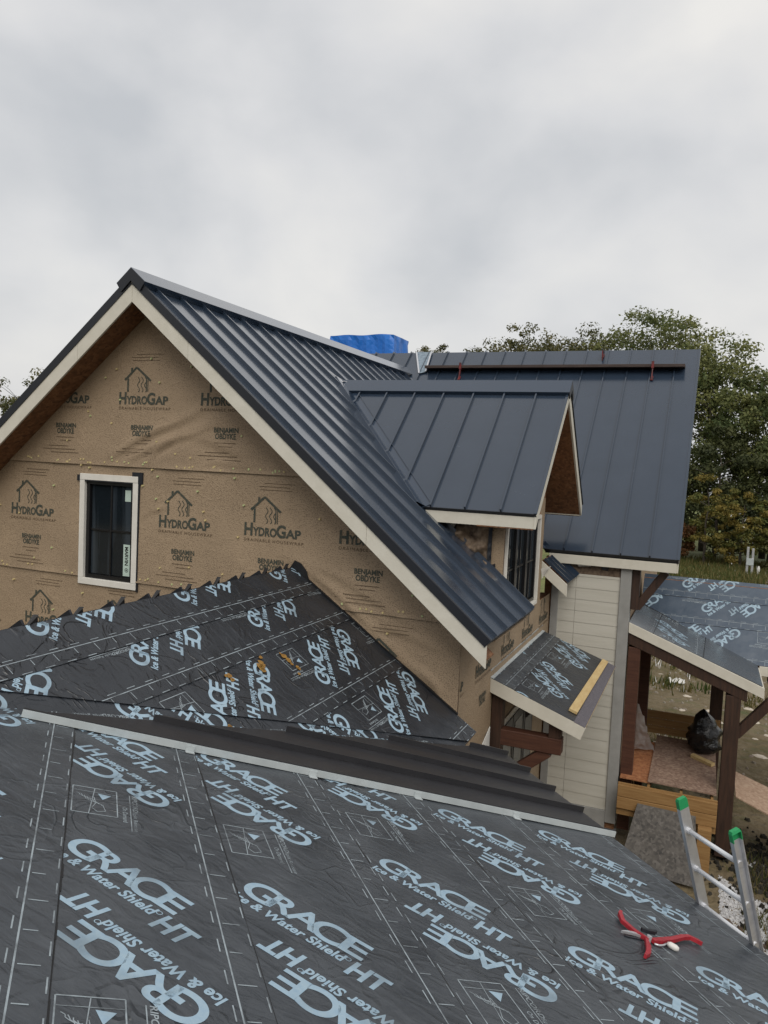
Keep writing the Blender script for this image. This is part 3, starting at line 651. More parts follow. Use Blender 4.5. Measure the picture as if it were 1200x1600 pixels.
# rake boards (face right), eave board, soffit
zD = lambda y: ZD-MD*abs(y-YD)
for y0, y1 in ((YD-.001, YD-HD), (YD+.001, YD+HD)):
    mb = MB(); q = [(y0, zD(y0)-.0), (y1, zD(y1)-.0), (y1, zD(y1)-.17), (y0, zD(y0)-.17)]
    mb.prism([(XD-.03, y, z) for y, z in q], [(XD, y, z) for y, z in q]); mb.build('rake_board', M_cream, HOUSE, bevel=.003)
    mb = MB(); q = [(y0, zD(y0)-.165), (y1, zD(y1)-.165), (y1, zD(y1)-.18), (y0, zD(y0)-.18)]
    mb.prism([(XW-.3, y, z) for y, z in q], [(XD-.031, y, z) for y, z in q]); mb.build('soffit_board', M_osb, HOUSE)
    s_ = 1 if y1 > YD else -1
    mb = MB(); mb.box((xvb+.02, min(y1-s_*.03, y1), zde-.17), (XD-.031, max(y1-s_*.03, y1), zde-.02)); mb.build('eave_board', M_cream, HOUSE, bevel=.003)
# dormer walls: cheek and face
mb = MB(); mb.box((-3.6, 9.80, 4.2), (XW-.002, 9.90, 5.58)); mb.build('dormer_cheek', osb('stained_strand_board', (.055, .035, .022), (.11, .075, .05), (.16, .115, .08)), HOUSE)
mb = MB(); mb.box((XW-.16, 9.785, 4.25), (XW+.004, 9.90-.11, 5.5)); mb.box((XW-.14, 9.783, 4.2), (XW-.002, 9.799, 5.5)); mb.build('corner_wrap', M_wrap, HOUSE)
mb = MB(); mb.box((XW-.15, 12.02, 3.9), (XW+.006, 12.36, 5.75)); mb.build('dormer_jamb', M_wrap, HOUSE)
mb = MB(); mb.prism([(XW-.1, 9.9, 5.5), (XW-.1, 12.36, 5.5), (XW-.1, 12.36, 6.3), (XW-.1, YD, 7.1), (XW-.1, 9.9, 5.9)], [(XW+.003, 9.9, 5.5), (XW+.003, 12.36, 5.5), (XW+.003, 12.36, 6.3), (XW+.003, YD, 7.1), (XW+.003, 9.9, 5.9)]); mb.build('dormer_face', M_osb, HOUSE)
w2 = window(HOUSE, FSW, 9.86, 12.02, 4.10, 5.50, cas=.06, sash=3, nx=2, nz=2); w2['label'] = 'tall black window seen edge on in the dormer face'
M_wrapd = mat('crumpled_dark_wrap', (.115, .08, .055), .6, 0, .3, (.20, .15, .105), 20.0, bump=.02, bscale=12)  # crumpled wrap in a darker brown than the wall sheets
# torn wrap hanging on the cheek
def rag(name, m, pts, amp, parent, seed=0, sub=10):
    """four corners, crumpled"""
    a, b, c, d = [V(p) for p in pts]; n_ = sub; nrm = (b-a).cross(d-a).normalized(); vs_ = []
    for j in range(n_+1):
        for i in range(n_+1):
            s_, t_ = i/n_, j/n_; p = (a*(1-s_)+b*s_)*(1-t_)+(d*(1-s_)+c*s_)*t_
            ed = .0 if 0 < i < n_ and 0 < j < n_ else 1
            p += nrm*amp*(noise.noise(p*6+V((seed, 0, 0)))+.5*noise.noise(p*14+V((seed, 3, 0)))) + (b-a)*ed*.10*noise.noise(p*9+V((0, seed, 5)))
            vs_.append(p)
    mb = MB(); mb.add(vs_, [(j*(n_+1)+i, j*(n_+1)+i+1, (j+1)*(n_+1)+i+1, (j+1)*(n_+1)+i) for j in range(n_) for i in range(n_)])
    return mb.build(name, m, parent, smooth=True)
rag('torn_wrap', mat('white_torn_wrap', (.55, .53, .49), .6), [(-3.30, 9.77, 5.52), (-3.02, 9.76, 5.52), (-3.08, 9.74, 5.36), (-3.14, 9.72, 5.16)], .03, HOUSE, 2)
rag('torn_wrap', M_wrapd, [(-3.04, 9.74, 5.50), (-2.57, 9.74, 5.50), (-2.60, 9.72, 4.84), (-2.94, 9.72, 5.08)], .13, HOUSE, 5, 26)
rag('torn_membrane', M_black, [(-3.20, 9.74, 5.34), (-2.92, 9.73, 5.14), (-2.88, 9.70, 4.96), (-3.06, 9.71, 5.10)], .05, HOUSE, 15, 12)
rag('torn_membrane', M_black, [(-2.60, 9.73, 5.46), (-2.545, 9.73, 5.46), (-2.55, 9.72, 4.95), (-2.60, 9.71, 5.0)], .05, HOUSE, 18, 14)
rag('torn_membrane', M_black, [(-2.72, 9.76, 4.86), (-2.50, 9.77, 4.95), (-2.50, 9.74, 4.62), (-2.66, 9.74, 4.72)], .02, HOUSE, 8)
rag('torn_wrap', mat('white_torn_wrap', (.55, .53, .49), .6), [(XW+.01, 12.30, 4.62), (XW+.16, 12.36, 4.66), (XW+.05, 12.38, 4.50), (XW+.01, 12.34, 4.44)], .02, HOUSE, 12, 6)

# ---------------------------------------------------------------- main roof
MF = Frame((0, YM, ZM), (1, 0, 0), V((0, -1, -MM)).normalized()); MBk = Frame((0, YM, ZM), (1, 0, 0), V((0, 1, -MM)).normalized())
kM = math.sqrt(1+MM*MM); vM = lambda y: (YM-y)*kM
yv0 = y_valley(XR)
xve = XR+(ZR-zMn(YE))/MG
arM = [(XR, .0), (XM, .0), (XM, vM(YE)), (xve, vM(YE)), (XR, vM(yv0))]
arL = [(-11.5, 0), (XR, 0), (XR, vM(yv0)), (-11.5, vM(y_valley(-11.5)))]
core = MB(); 
for ar in (arM, arL): slab(core, MF, [(min(max(u, -11.4), XM-.04), min(v, vM(YE)-.06)) for u, v in ar], -.10, .029)
slab(core, MBk, [(-11.4, 0.0), (XWM-.04, 0.0), (XWM-.04, 6.0), (-11.4, 6.0)], -.14, .029)
M_ROOF = core.build('main_roof', M_osb, HOUSE)
panels(M_ROOF, MF, arM, -.809, .4575, ribh=.048)
panels(M_ROOF, MF, arL, -.809, .4575, ribh=.048)
panels(M_ROOF, MBk, [(-11.5, .0), (XWM, .0), (XWM, 6.0), (-11.5, 6.0)], -.809, .4575)
mb = MB(); mb.beam(V((XR, yv0, ZR))+MF.N*.05, V((xve, YE, zMn(YE)))+MF.N*.05, .22, .012, MF.N+GL_R.N); mb.build('valley_flashing', M_cap, M_ROOF)
mb = MB(); slab(mb, MF, [(XM-.03, 0), (XM+.012, 0), (XM+.012, vM(YE)+.01), (XM-.03, vM(YE)+.01)], .0345, .046); slab(mb, MF, [(XM+.004, 0), (XM+.012, 0), (XM+.012, vM(YE)+.01), (XM+.004, vM(YE)+.01)], -.03, .034); mb.build('rake_flashing', M_metal, M_ROOF)
mb = MB(); slab(mb, MF, [(xve+.02, vM(YE)+.001), (XM, vM(YE)+.001), (XM, vM(YE)+.009), (xve+.02, vM(YE)+.009)], -.06, .034); mb.build('eave_flashing', M_black, M_ROOF)
mb = MB(); mb.box((xve+.1, YE-.012, zMn(YE)-.20), (XM-.03, YE+.02, zMn(YE)-.045)); mb.build('eave_board', M_cream, HOUSE, bevel=.003)
mb = MB(); q = [(YE+.042, zMn(YE+.042)-.04), (YM, ZM-.04), (YM, ZM-.24), (YE+.042, zMn(YE+.042)-.24)]; mb.prism([(XM-.03, y, z) for y, z in q], [(XM-.002, y, z) for y, z in q]); mb.build('rake_board', M_cream, HOUSE)
# bare underlayment by the valley top with bright flashing edges
q = [(-6.62, .02), (-6.24, .02), (-6.16, .80), (-6.30, .86)]
mb = MB(); slab(mb, MF, q, .068, .071); o = mb.build('bare_underlayment', mat('blue_grey_underlay', (.12, .16, .20), .45, 0, .5, (.22, .28, .33), 14.0), M_ROOF)
for p_, q_ in ((q[0], q[3]), (q[1], q[2])):
    mb = MB(); mb.beam(MF(*p_, .08), MF(*q_, .08), .035, .02, MF.N); mb.build('flashing_edge', M_alu, M_ROOF)

# ---------------------------------------------------------------- main wall: lap siding
mb = MB(); mb.box((XW-.1, YWM+.03, -.2), (XWM-.02, YWM+.16, 4.72)); M_WALL = mb.build('main_wall', M_osb, HOUSE)
mb = MB(); mb.box((XW+.01, YWM+.004, 4.465), (-1.252, YWM+.029, 4.74)); mb.build('bare_wall_strip', osb('stained_strand_board', (.055, .035, .022), (.11, .075, .05), (.16, .115, .08)), HOUSE)
rag('torn_wrap', mat('white_torn_wrap', (.55, .53, .49), .6), [(-2.02, YWM-.02, 4.70), (-1.72, YWM-.02, 4.72), (-1.74, YWM-.05, 4.62), (-1.95, YWM-.05, 4.60)], .04, HOUSE, 20)
rag('torn_membrane', M_black, [(-1.62, YWM-.01, 4.72), (-1.42, YWM-.01, 4.74), (-1.46, YWM-.02, 4.56), (-1.56, YWM-.02, 4.58)], .03, HOUSE, 23)
z = .50; ex = .1965; random.seed(5)
while z < 4.44:
    for x0, x1 in ((-2.252, -1.969), (-1.964, -1.249)):
        zt = min(z+ex+.02, 4.47); j = random.uniform(-.001, .001); yo = YWM+.006
        mb = MB(); mb.prism([(x0, yo-.010, z+j), (x1, yo-.010, z+j), (x1, yo, z+j), (x0, yo, z+j)], [(x0, yo-.003, zt), (x1, yo-.003, zt), (x1, yo+.012, zt), (x0, yo+.012, zt)])
        mb.build('siding_board', M_siding, M_WALL)
    z += ex
mb = MB(); mb.box((XW+.03, YWM-.03, -.1), (-2.254, YWM+.02, 4.46)); mb.build('corner_board', M_grey, HOUSE, bevel=.003)
mb = MB(); mb.box((-1.247, YWM-.03, .3), (XWM, YWM+.02, 4.68)); mb.build('corner_board', M_grey, HOUSE, bevel=.003)
mb = MB(); mb.box((XWM-.025, YWM+.021, .3), (XWM, YWM+.20, 4.62)); mb.build('corner_board', M_grey, HOUSE, bevel=.003)
mb = MB(); mb.box((-2.252, YWM-.028, .18), (-1.249, YWM+.02, .495)); mb.build('skirt_board', M_grey, HOUSE, bevel=.003)
mb = MB(); mb.box((XW, YWM-.05, -.1), (XWM+.02, YWM+.1, .178)); mb.build('foundation', mat('grey_concrete', (.22, .21, .20), .9, 0, .3, (.17, .165, .16), 5.0, bump=.004), HOUSE)
# right gable end of the main wing
mb = MB(); mb.prism([(XWM-.15, YWM+.2, .1), (XWM-.15, 21.4, .1), (XWM-.15, 21.4, 4.6), (XWM-.15, YM, ZM-.25), (XWM-.15, YWM+.2, 4.6)], [(XWM-.03, YWM+.2, .1), (XWM-.03, 21.4, .1), (XWM-.03, 21.4, 4.6), (XWM-.03, YM, ZM-.25), (XWM-.03, YWM+.2, 4.6)]); mb.build('end_wall', M_wrap, HOUSE)
# timber knee brace under the overhanging rake
mb = MB(); mb.box((XWM+.002, YWM+.06, 3.95), (XWM+.13, YWM+.22, 4.62)); mb.build('brace_post', M_timber, HOUSE, bevel=.004)
mb = MB(); mb.beam((XWM+.10, YWM+.14, 3.98), (XWM+.52, YWM+.14, 4.62), .13, .13, (0, 1, 0)); mb.build('knee_brace', M_timber, HOUSE, bevel=.004)

# ---------------------------------------------------------------- membrane printing
def membrane_unit():
    """one repeat of the roll's print: u along the roll, v across it (centre of the pair at 0, 0)"""
    blk = P2()
    blk.text('G', -.575, .160, .180, .172, bold=.022); blk.text('R', -.425, .170, .135, .150, bold=.022); blk.text('A', -.318, .170, .165, .150, bold=.022)
    blk.text('C', -.192, .160, .165, .172, bold=.022); blk.text('E', -.030, .170, .125, .150, bold=.022)
    blk.text('Ice & Water Shield', -.565, .084, .605, .062, bold=.030, shear=.12); blk.text('HT', .075, .030, .19, .118, bold=.036, shear=.1)
    rg = P2(); rg.path([(.050+.013*math.cos(k_*.785), .128+.013*math.sin(k_*.785)) for k_ in range(9)], .004); blk.put(rg, lambda x, y: (x, y))
    big = P2(); c = math.sqrt(.5)
    big.put(blk, lambda x, y: (c*(y-x), c*(x+y))); big.put(blk, lambda x, y: (c*(x-y), -c*(x+y)))
    thin = P2()
    # pictogram of a hand pulling the release strip
    U0, U1, V0, V1 = .88, 1.19, -.26, -.03; t = .006
    thin.path([(U0, V0), (U1, V0), (U1, V1), (U0, V1), (U0, V0)], t); thin.line((U0, (V0+V1)/2-.03), (U1, (V0+V1)/2+.0), .004); thin.line((U1-.05, V0), (U1-.05, V1), .003)
    for i in range(5):
        a_ = U1-.08-.012*i; thin.path([(a_-.012*k_, V0+.02+.018*i+.010*k_+.006*math.sin(k_*2+i)) for k_ in range(7)], .004)
    thin.path([(U0+.20, V0+.11), (U0+.13, V0+.12), (U0+.07, V0+.10), (U0+.03, V0+.13), (U0+.05, V0+.17), (U0+.12, V0+.155)], .004)
    big.add([(U1-.06, V1-.10), (U1-.07, V1-.03), (U1-.13, V1-.075)], [(0, 1, 2)])
    tx = P2(); tx.text('RIPCORD', 0, .012, .20, .028, bold=.02, shear=.15); tx.text('Split Release', .20, .012, .22, .022); tx.text('On Demand', .16, -.042, .17, .026, bold=.01); tx.rect(0, -.004, .42, .001)
    thin.put(tx, lambda x, y: (U1-.02-x, .04+y))
    return big, thin
M_BIG, M_THIN = membrane_unit()
def membrane(parent, fr, v0, v1, roll0, phase, area, w=.003, m=None, margin=True, wid=.914, name='membrane_sheet', lift=.006):
    """a course of membrane: visible from v0 to v1, the roll's own top edge at roll0"""
    hs = hull_halves(area)
    us = [p[0] for p in area]; lo, hi = min(us)-.05, max(us)+.05
    poly = clip_all([(lo, v0), (hi, v0), (hi, v1), (lo, v1)], hs)
    if not poly: return None
    wv = lambda v: w+lift*(v-v0)/max(.01, v1-v0)
    mb = MB(); mb.prism([fr(u, v, wv(v)-.0025) for u, v in poly], [fr(u, v, wv(v)) for u, v in poly])
    o = mb.build(name, m or M_mem, parent)
    big, thin = P2(), P2(); c = roll0+.34
    k0 = int(math.floor((lo-phase)/1.69))-1
    for k_ in range(k0, k0+int((hi-lo)/1.69)+4):
        big.put(M_BIG, lambda a_, b_, k_=k_: (phase+1.69*k_+a_, c+b_)); thin.put(M_THIN, lambda a_, b_, k_=k_: (phase+1.69*k_+a_, c+b_))
    if margin:
        ve = roll0+wid; thin.rect(lo, ve-.128, hi, ve-.121)
        n_ = int((hi-lo)/.2)+1
        for i in range(n_):
            u = lo+.2*i
            thin.rect(u, ve-.112, u+.006, ve-.035 if i % 2 else ve-.058)
            for vv, dd in ((ve-.155, 0), (ve-.012, .06)):
                thin.rect(u+dd, vv, u+dd+.085, vv+.006)
            thin.rect(u+.02, roll0+.02, u+.10, roll0+.026)
    lim = hs+[(0, -1, -v0), (0, 1, v1)]
    for src, mm, nm in ((big, M_ink, 'lettering_print'), (thin, M_ink2, 'line_print')):
        cpr = src.clipped(lim)
        if cpr.f: cpr.build(nm, mm, o, lambda u, v: fr(u, v, wv(v)+.0012))
    return o

# ---------------------------------------------------------------- roof under the camera (F) and the lower cross roof (L)
val = lambda b: 5.548+.388*b                     # valley in F coordinates: u at a given v
LF = Frame((XL, 0, ZL), (0, 1, 0), V((1, 0, -ML)).normalized())
LB = Frame((XL, 0, ZL), (0, 1, 0), V((-1, 0, -ML)).normalized())
kL = math.sqrt(1+ML*ML)
# exact valley: points on both planes
nF = FF.N; OF = FF.O
def valley_pt(t):
    p = LF(0, t); y = (nF.dot(OF)-nF.x*p.x-nF.z*p.z)/nF.y; return V((p.x, y, p.z))
va, vb = valley_pt(0), valley_pt(3.2)
toF = lambda p: ((p-OF).dot(FH), (p-OF).dot(FS))
(fa, ga), (fb, gb) = toF(va), toF(vb)
sl = (fb-fa)/(gb-ga); val = lambda b: fa+sl*(b-ga)
toL = lambda p: (p.y, (p-LF.O).dot(LF.W))
farea = [(-2.2, -2.6), (-2.2, F_EAVE), (val(F_EAVE), F_EAVE), (val(-2.6), -2.6)]
mb = MB(); slab(mb, FF, farea, -.20, -.002); F_ROOF = mb.build('low_roof', M_mem_new, HOUSE)
edges = [-2.6, -1.83, -.98, -.132, .655, 1.53, 2.385, 3.30, F_EAVE]
phs = {-2.6: .3, -1.83: 1.1, -.98: 2.2, -.132: 3.12, .655: 2.945, 1.53: 3.445, 2.385: 4.45-1.69*0, 3.30: 4.42}
MEMS = []
for v0, v1 in zip(edges, edges[1:]):
    roll = {-.132: -.19, .655: .62, 1.53: 1.53, 2.385: 2.40, 3.30: 3.29}.get(v0, v1-.914)
    o = membrane(HOUSE, FF, v0, v1, roll, phs[v0], [(-2.2, -2.6), (-2.2, F_EAVE), (val(F_EAVE)-.01, F_EAVE), (val(-2.6)-.01, -2.6)], wid=v1-roll)
    MEMS.append(o)
    # lap edge: the sheet above ends in a dark strip painted as its shadow line
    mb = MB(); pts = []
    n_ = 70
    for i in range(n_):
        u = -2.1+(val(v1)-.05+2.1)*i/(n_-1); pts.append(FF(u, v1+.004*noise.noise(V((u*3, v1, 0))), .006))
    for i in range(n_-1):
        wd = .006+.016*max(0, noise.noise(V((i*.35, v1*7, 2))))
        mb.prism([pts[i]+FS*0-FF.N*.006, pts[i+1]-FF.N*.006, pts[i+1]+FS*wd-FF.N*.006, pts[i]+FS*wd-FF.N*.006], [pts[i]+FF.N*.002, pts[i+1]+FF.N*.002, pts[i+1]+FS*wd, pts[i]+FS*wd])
    if v1 < F_EAVE-.1: mb.build('lap_shadow_line', M_edge, o)
# metal panels begun at the valley end
TR = 5.187
fpan = [(TR, -.46), (TR, F_EAVE+.03), (val(F_EAVE)-.06, F_EAVE+.03), (val(-.46)-.06, -.46)]
panels(F_ROOF, FF, fpan, TR+.455, .455, m=mat('charcoal_panel_steel', (.022, .022, .025), .38, 0, .5, (.027, .027, .030), 3.0, rvar=.05), w0=.016, ribh=.05)
mb = MB(); slab(mb, FF, [(TR-.014, -.46), (TR-.001, -.46), (TR-.001, F_EAVE+.03), (TR-.014, F_EAVE+.03)], .012, .058); o = mb.build('panel_edge', M_trim_grey, F_ROOF); o['label'] = 'pale grey upturned edge of the first metal panel'
for b_ in (.62, 1.52, 2.38, 3.28):
    mb = MB(); slab(mb, FF, [(TR-.06, b_-.03), (TR-.0145, b_-.03), (TR-.0145, b_+.03), (TR-.06, b_+.03)], .012, .018); slab(mb, FF, [(TR-.022, b_-.03), (TR-.0145, b_-.03), (TR-.0145, b_+.03), (TR-.022, b_+.03)], .0185, .05); mb.build('panel_clip', M_trim_grey, F_ROOF)
# eave drip and wall below
mb = MB(); slab(mb, FF, [(-2.2, F_EAVE+.001), (TR-.02, F_EAVE+.001), (TR-.02, F_EAVE+.02), (-2.2, F_EAVE+.02)], -.14, .004); mb.build('eave_flashing', M_black, F_ROOF)
w_ = MB(); p0, p1 = FF(-2.2, F_EAVE-.5, -.2), FF(val(F_EAVE)-.2, F_EAVE-.5, -.2)
w_.prism([(p0.x, p0.y, -.1), (p1.x, p1.y, -.1), (p1.x-FDN.x*.15, p1.y-FDN.y*.15, -.1), (p0.x-FDN.x*.15, p0.y-FDN.y*.15, -.1)], [(p0.x, p0.y, p0.z), (p1.x, p1.y, p1.z), (p1.x-FDN.x*.15, p1.y-FDN.y*.15, p1.z), (p0.x-FDN.x*.15, p0.y-FDN.y*.15, p0.z)]); w_.build('low_wall', M_wrap, HOUSE)
# L: right slope down to the valley
yv = lambda t: va.y+(vb.y-va.y)*t/3.2
tmax = 2.85
larea = [(1.5, -.0), (YW-.005, 0), (YW-.005, tmax), (yv(tmax), tmax), (yv(0), 0)]
larea = [(yv(0)+.01, 0), (YW-.01, 0), (YW-.01, (XW-XL)*kL+.02), (YW+.22, (XW-XL)*kL+.02) if False else (YW-.01, tmax), (yv(tmax)+.01, tmax)]
mb = MB(); slab(mb, LF, larea, -.16, -.002); slab(mb, LB, [(1.2, 0), (YW-.01, 0), (YW-.01, 3.5), (1.2, 3.5)], -.16, -.002); L_ROOF = mb.build('cross_roof', M_mem_new, HOUSE)
LE = [(0, .43, -.47, 6.394), (.43, .955, .06, 5.31), (.955, 1.78, .93, 7.10), (1.78, tmax, 1.74, 7.416)]
# cut line beside the valley where the courses stop on the valley sheet
vdir = (vb-va).normalized(); off = .36
sv = (yv(1)-yv(0))
cutA = [(yv(0)+.34, 0), (YW-.012, 0), (YW-.012, tmax), (yv(tmax)+.12, tmax)]
for v0, v1, roll, ph in LE:
    membrane(HOUSE, LF, v0, v1, roll, ph, [(yv(0)+.02, 0), (YW-.012, 0), (YW-.012, tmax), (yv(tmax)+.02, tmax)] if v0 == 0 else cutA, w=.010, m=M_mem_new, wid=max(v1, .3)-roll, lift=.007)
# valley sheets laid along the valley on the L side
n_side = LF.N.cross(vdir).normalized(); n_side = n_side if n_side.y > 0 else -n_side
VFR = Frame(va, vdir, n_side, N=LF.N)
membrane(HOUSE, VFR, -.02, .48, -.40, 1.0, [(.02, -.02), ((vb-va).length*2.60/3.2, -.02), ((vb-va).length*2.28/3.2, .48), (.02, .48)], w=.004, m=M_mem_new, margin=True, wid=.83, lift=.002, name='valley_membrane')
# ridge strip folded over, and the ribs of the far slope showing above the ridge
mb = MB(); slab(mb, LB, [(1.2, 0), (YW-.01, 0), (YW-.01, .30), (1.2, .30)], .0, .012); mb.build('ridge_membrane', M_mem_new, HOUSE)
panels(L_ROOF, LB, [(1.2, .02), (YW-.02, .02), (YW-.02, 3.5), (1.2, 3.5)], 4.181-.47*8, .464, m=M_black, w0=.016, ribh=.05)
for i in range(14):
    y = 4.181+.4637*(i-5)
    if y > YW-.05: continue
    mb = MB(); j = random.uniform(-.01, .01)
    mb.prism([(XL-.02, y-.035+j, ZL+.0), (XL+.015, y-.06+j, ZL-.005), (XL+.01, y+.055+j, ZL+.068+j), (XL-.01, y+.03+j, ZL+.07+j)], [(XL-.03, y-.03+j, ZL-.002), (XL-.02, y+.075+j, ZL-.0), (XL-.02, y+.07+j, ZL+.055+j), (XL-.03, y+.04+j, ZL+.068+j)])
    mb.build('folded_tab', M_edge, L_ROOF)
mb = MB(); q = [(YW-.03, 0), (YW-.006, 0), (YW-.006, (XW-XL)*kL), (YW-.03, (XW-XL)*kL)]; slab(mb, LF, q, .0185, .035); mb.build('wall_upturn', M_edge, L_ROOF)
# step: black membrane turned up on the wall
mb = MB(); mb.prism([(XL-.05, YW-.036, ZL-.02), (XL+.25, YW-.036, ZL-.19), (XL+.20, YW-.036, ZL-.02), (XL+.12, YW-.036, ZL+.07), (XL+.03, YW-.036, ZL+.10)], [(XL-.05, YW-.03, ZL-.02), (XL+.25, YW-.03, ZL-.19), (XL+.20, YW-.03, ZL-.02), (XL+.12, YW-.03, ZL+.07), (XL+.03, YW-.03, ZL+.10)]); mb.build('folded_tab', M_edge, L_ROOF)
# smears of mud-coloured adhesive on the cross roof
random.seed(11)
M_smear = mat('ochre_adhesive', (.30, .17, .04), .5, 0, .4, (.20, .10, .02), 20.0)
for (y0, t0, n_) in ((6.05, .98, 9), (6.35, 1.02, 7), (5.45, 1.02, 4), (5.0, 1.45, 4)):
    mb = MB(); yy, tt = y0, t0
    for i in range(n_):
        r_ = random.uniform(.012, .034); k_ = 7
        ring = [LF(yy+r_*(.7+random.random()*.7)*math.cos(a*6.283/k_), tt+r_*(.7+random.random()*.7)*math.sin(a*6.283/k_), .019) for a in range(k_)]
        mb.prism(ring, [p+LF.N*.004 for p in ring]); yy += random.uniform(-.07, .04); tt += random.uniform(-.01, .06)
    o = mb.build('adhesive_smear', M_smear, L_ROOF); 

# ---------------------------------------------------------------- awning over the side door
AY0, AY1, AX, AZ0, AZ1 = 9.443, 12.736, -1.192, 3.53, 3.097
AF = Frame((XW, AY0, AZ0), (0, 1, 0), V((AX-XW, 0, AZ1-AZ0)).normalized()); aL = math.hypot(AX-XW, AZ1-AZ0)
mb = MB(); slab(mb, AF, [(.03, 0), (AY1-AY0, 0), (AY1-AY0, aL-.02), (.03, aL-.02)], -.10, -.002); AW = mb.build('awning_roof', M_osb, HOUSE)
membrane(HOUSE, AF, 0, .34, -.56, .4, [(0, 0), (AY1-AY0, 0), (AY1-AY0, .34), (0, .34)], w=.004, wid=.90)
membrane(HOUSE, AF, .34, 1.14, .28, 1.15, [(0, .34), (AY1-AY0, .34), (AY1-AY0, 1.14), (0, 1.14)], w=.002, m=M_mem_new, margin=False)
mb = MB(); slab(mb, AF, [(0, 1.141), (AY1-AY0, 1.141), (AY1-AY0, aL+.005), (0, aL+.005)], -.002, .004); mb.build('eave_underlayment', mat('mauve_grit', (.06, .055, .065), .8, 0, .3, (.15, .14, .155), 90.0), AW)
mb = MB(); slab(mb, AF, [(.25, 1.02), (AY1-AY0-.1, 1.06), (AY1-AY0-.1, 1.16), (.25, 1.13)], .012, .05); bo = mb.build('loose_board', M_fresh, None, bevel=.003); tag(bo, 'yellow pine board lying along the edge of the small awning roof', 'board')
mb = MB(); slab(mb, AF, [(.0, -.02), (.03-.001, -.02), (.03-.001, aL+.012), (.0, aL+.012)], -.17, .0); mb.build('awning_board', M_cream, HOUSE, bevel=.003)
mb = MB(); slab(mb, AF, [(.031, aL-.018), (AY1-AY0, aL-.018), (AY1-AY0, aL+.008), (.031, aL+.008)], -.15, -.003); mb.build('awning_board', M_fresh, HOUSE, bevel=.003)
mb = MB(); slab(mb, AF, [(.0, -.03), (AY1-AY0, -.03), (AY1-AY0, .05), (0, .05)], .008, .014); slab(mb, AF, [(0, -.03), (AY1-AY0, -.03), (AY1-AY0, -.02), (0, -.02)], .0145, .10); mb.build('wall_flashing', M_trim_grey, AW)
for y in (9.62, 12.45):
    mb = MB(); mb.box((XW+.02, y-.09, 2.50), (XW+.16, y+.09, 3.40)); mb.build('bracket_post', M_timber, HOUSE, bevel=.006)
    mb = MB(); mb.box((XW+.02, y-.085, 2.66), (-1.475, y+.085, 2.86)); mb.build('bracket_beam', M_timber_r, HOUSE, bevel=.006)
    mb = MB(); mb.beam((XW+.17, y, 2.18), (-1.64, y, 2.67), .14, .13, (0, 1, 0)); mb.build('bracket_brace', M_timber_r, HOUSE, bevel=.006)
    mb = MB(); mb.box((-1.64, y-.08, 2.861), (-1.49, y+.08, 3.06)); mb.build('bracket_block', M_timber, HOUSE, bevel=.006)
mb = MB(); mb.box((-1.66, 9.55, 3.03), (-1.52, 12.6, 3.12)); mb.build('awning_plate', M_timber, HOUSE)
# door under the awning
dm = MB(); slab(dm, FSW, [(9.95, .3), (12.2, .3), (12.2, 2.75), (9.95, 2.75)], .005, .03); dr = dm.build('side_door', M_creamw, HOUSE)
for k_ in range(3):
    y0 = 10.05+k_*.70
    mb = MB(); slab(mb, FSW, [(y0, .35), (y0+.66, .35), (y0+.66, 2.66), (y0, 2.66)], .031, .05); mb.build('door_leaf', M_frame, dr)
    mb = MB(); slab(mb, FSW, [(y0+.1, .55), (y0+.56, .55), (y0+.56, 2.54), (y0+.1, 2.54)], .0505, .056); mb.build('pane', M_glass, dr)
mb = MB(); mb.prism([(XW+.01, 8.9, 2.2), (XW+.03, 9.45, 2.2), (XW+.03, 9.45, 2.9), (XW+.01, 9.2, 2.75)], [(XW+.02, 8.9, 2.2), (XW+.04, 9.45, 2.2), (XW+.04, 9.45, 2.9), (XW+.02, 9.2, 2.75)]); mb.build('white_flap', M_white, HOUSE)

# ================================================================== timber porch on the right
PORCH = empty('timber_porch', 'dark timber porch with membrane covered roof beside the siding wall', 'porch', loc=(0, 0, 0))
PY, PX0, PX1 = 13.30, XWM+.004, .985
PS = .3778; zP = lambda x: 3.737-PS*(x+1.072)
PF2 = Frame((PX0, 0, zP(PX0)), (0, 1, 0), V((1, 0, -PS)).normalized()); kP = math.sqrt(1+PS*PS); pl = (PX1-PX0)*kP
yvl = lambda v: 15.48-(15.48-14.80)*v/pl
ar = [(PY, 0), (yvl(0), 0), (yvl(pl), pl), (PY, pl)]
mb = MB(); slab(mb, PF2, ar, -.10, -.002); PR = mb.build('shed_roof', M_osb, PORCH)
membrane(PORCH, PF2, 0, pl, .35, 14.1, ar, w=.004, margin=True, m=M_film)
for v_ in (.42, 1.25):  # dark strips drawn in as the shadow lines of the laps
    mb = MB(); mb.beam(PF2(PY+.02, v_, .010), PF2(yvl(v_)-.05, v_+.03, .010), .012, .004, PF2.N); mb.build('lap_shadow_line', M_edge, PR)
PS1 = 1.14; k1 = math.sqrt(1+PS1*PS1)
PF1 = Frame((0, 15.93, 2.961+PS1*(15.93-14.80)), (1, 0, 0), V((0, -1, -PS1)).normalized()); l1 = (15.93-14.80)*k1
ar1 = [(-1.05, 0), (4.6, 0), (4.6, l1), (PX1, l1), (-1.05, l1*(15.93-15.48)/(15.93-14.80))]
mb = MB(); slab(mb, PF1, ar1, -.10, -.002); slab(mb, Frame((0, 15.93, PF1.O.z), (1, 0, 0), V((0, 1, -PS1)).normalized()), [(-1.05, 0), (4.6, 0), (4.6, l1), (-1.05, l1)], -.10, 0.0); PR1 = mb.build('cross_gable_roof', M_osb, PORCH)
M_blue = mat('blue_grey_membrane', (.036, .058, .090), .34, 0, .5, (.055, .08, .115), 2.5, bump=.008, bscale=4.0, rvar=.08)
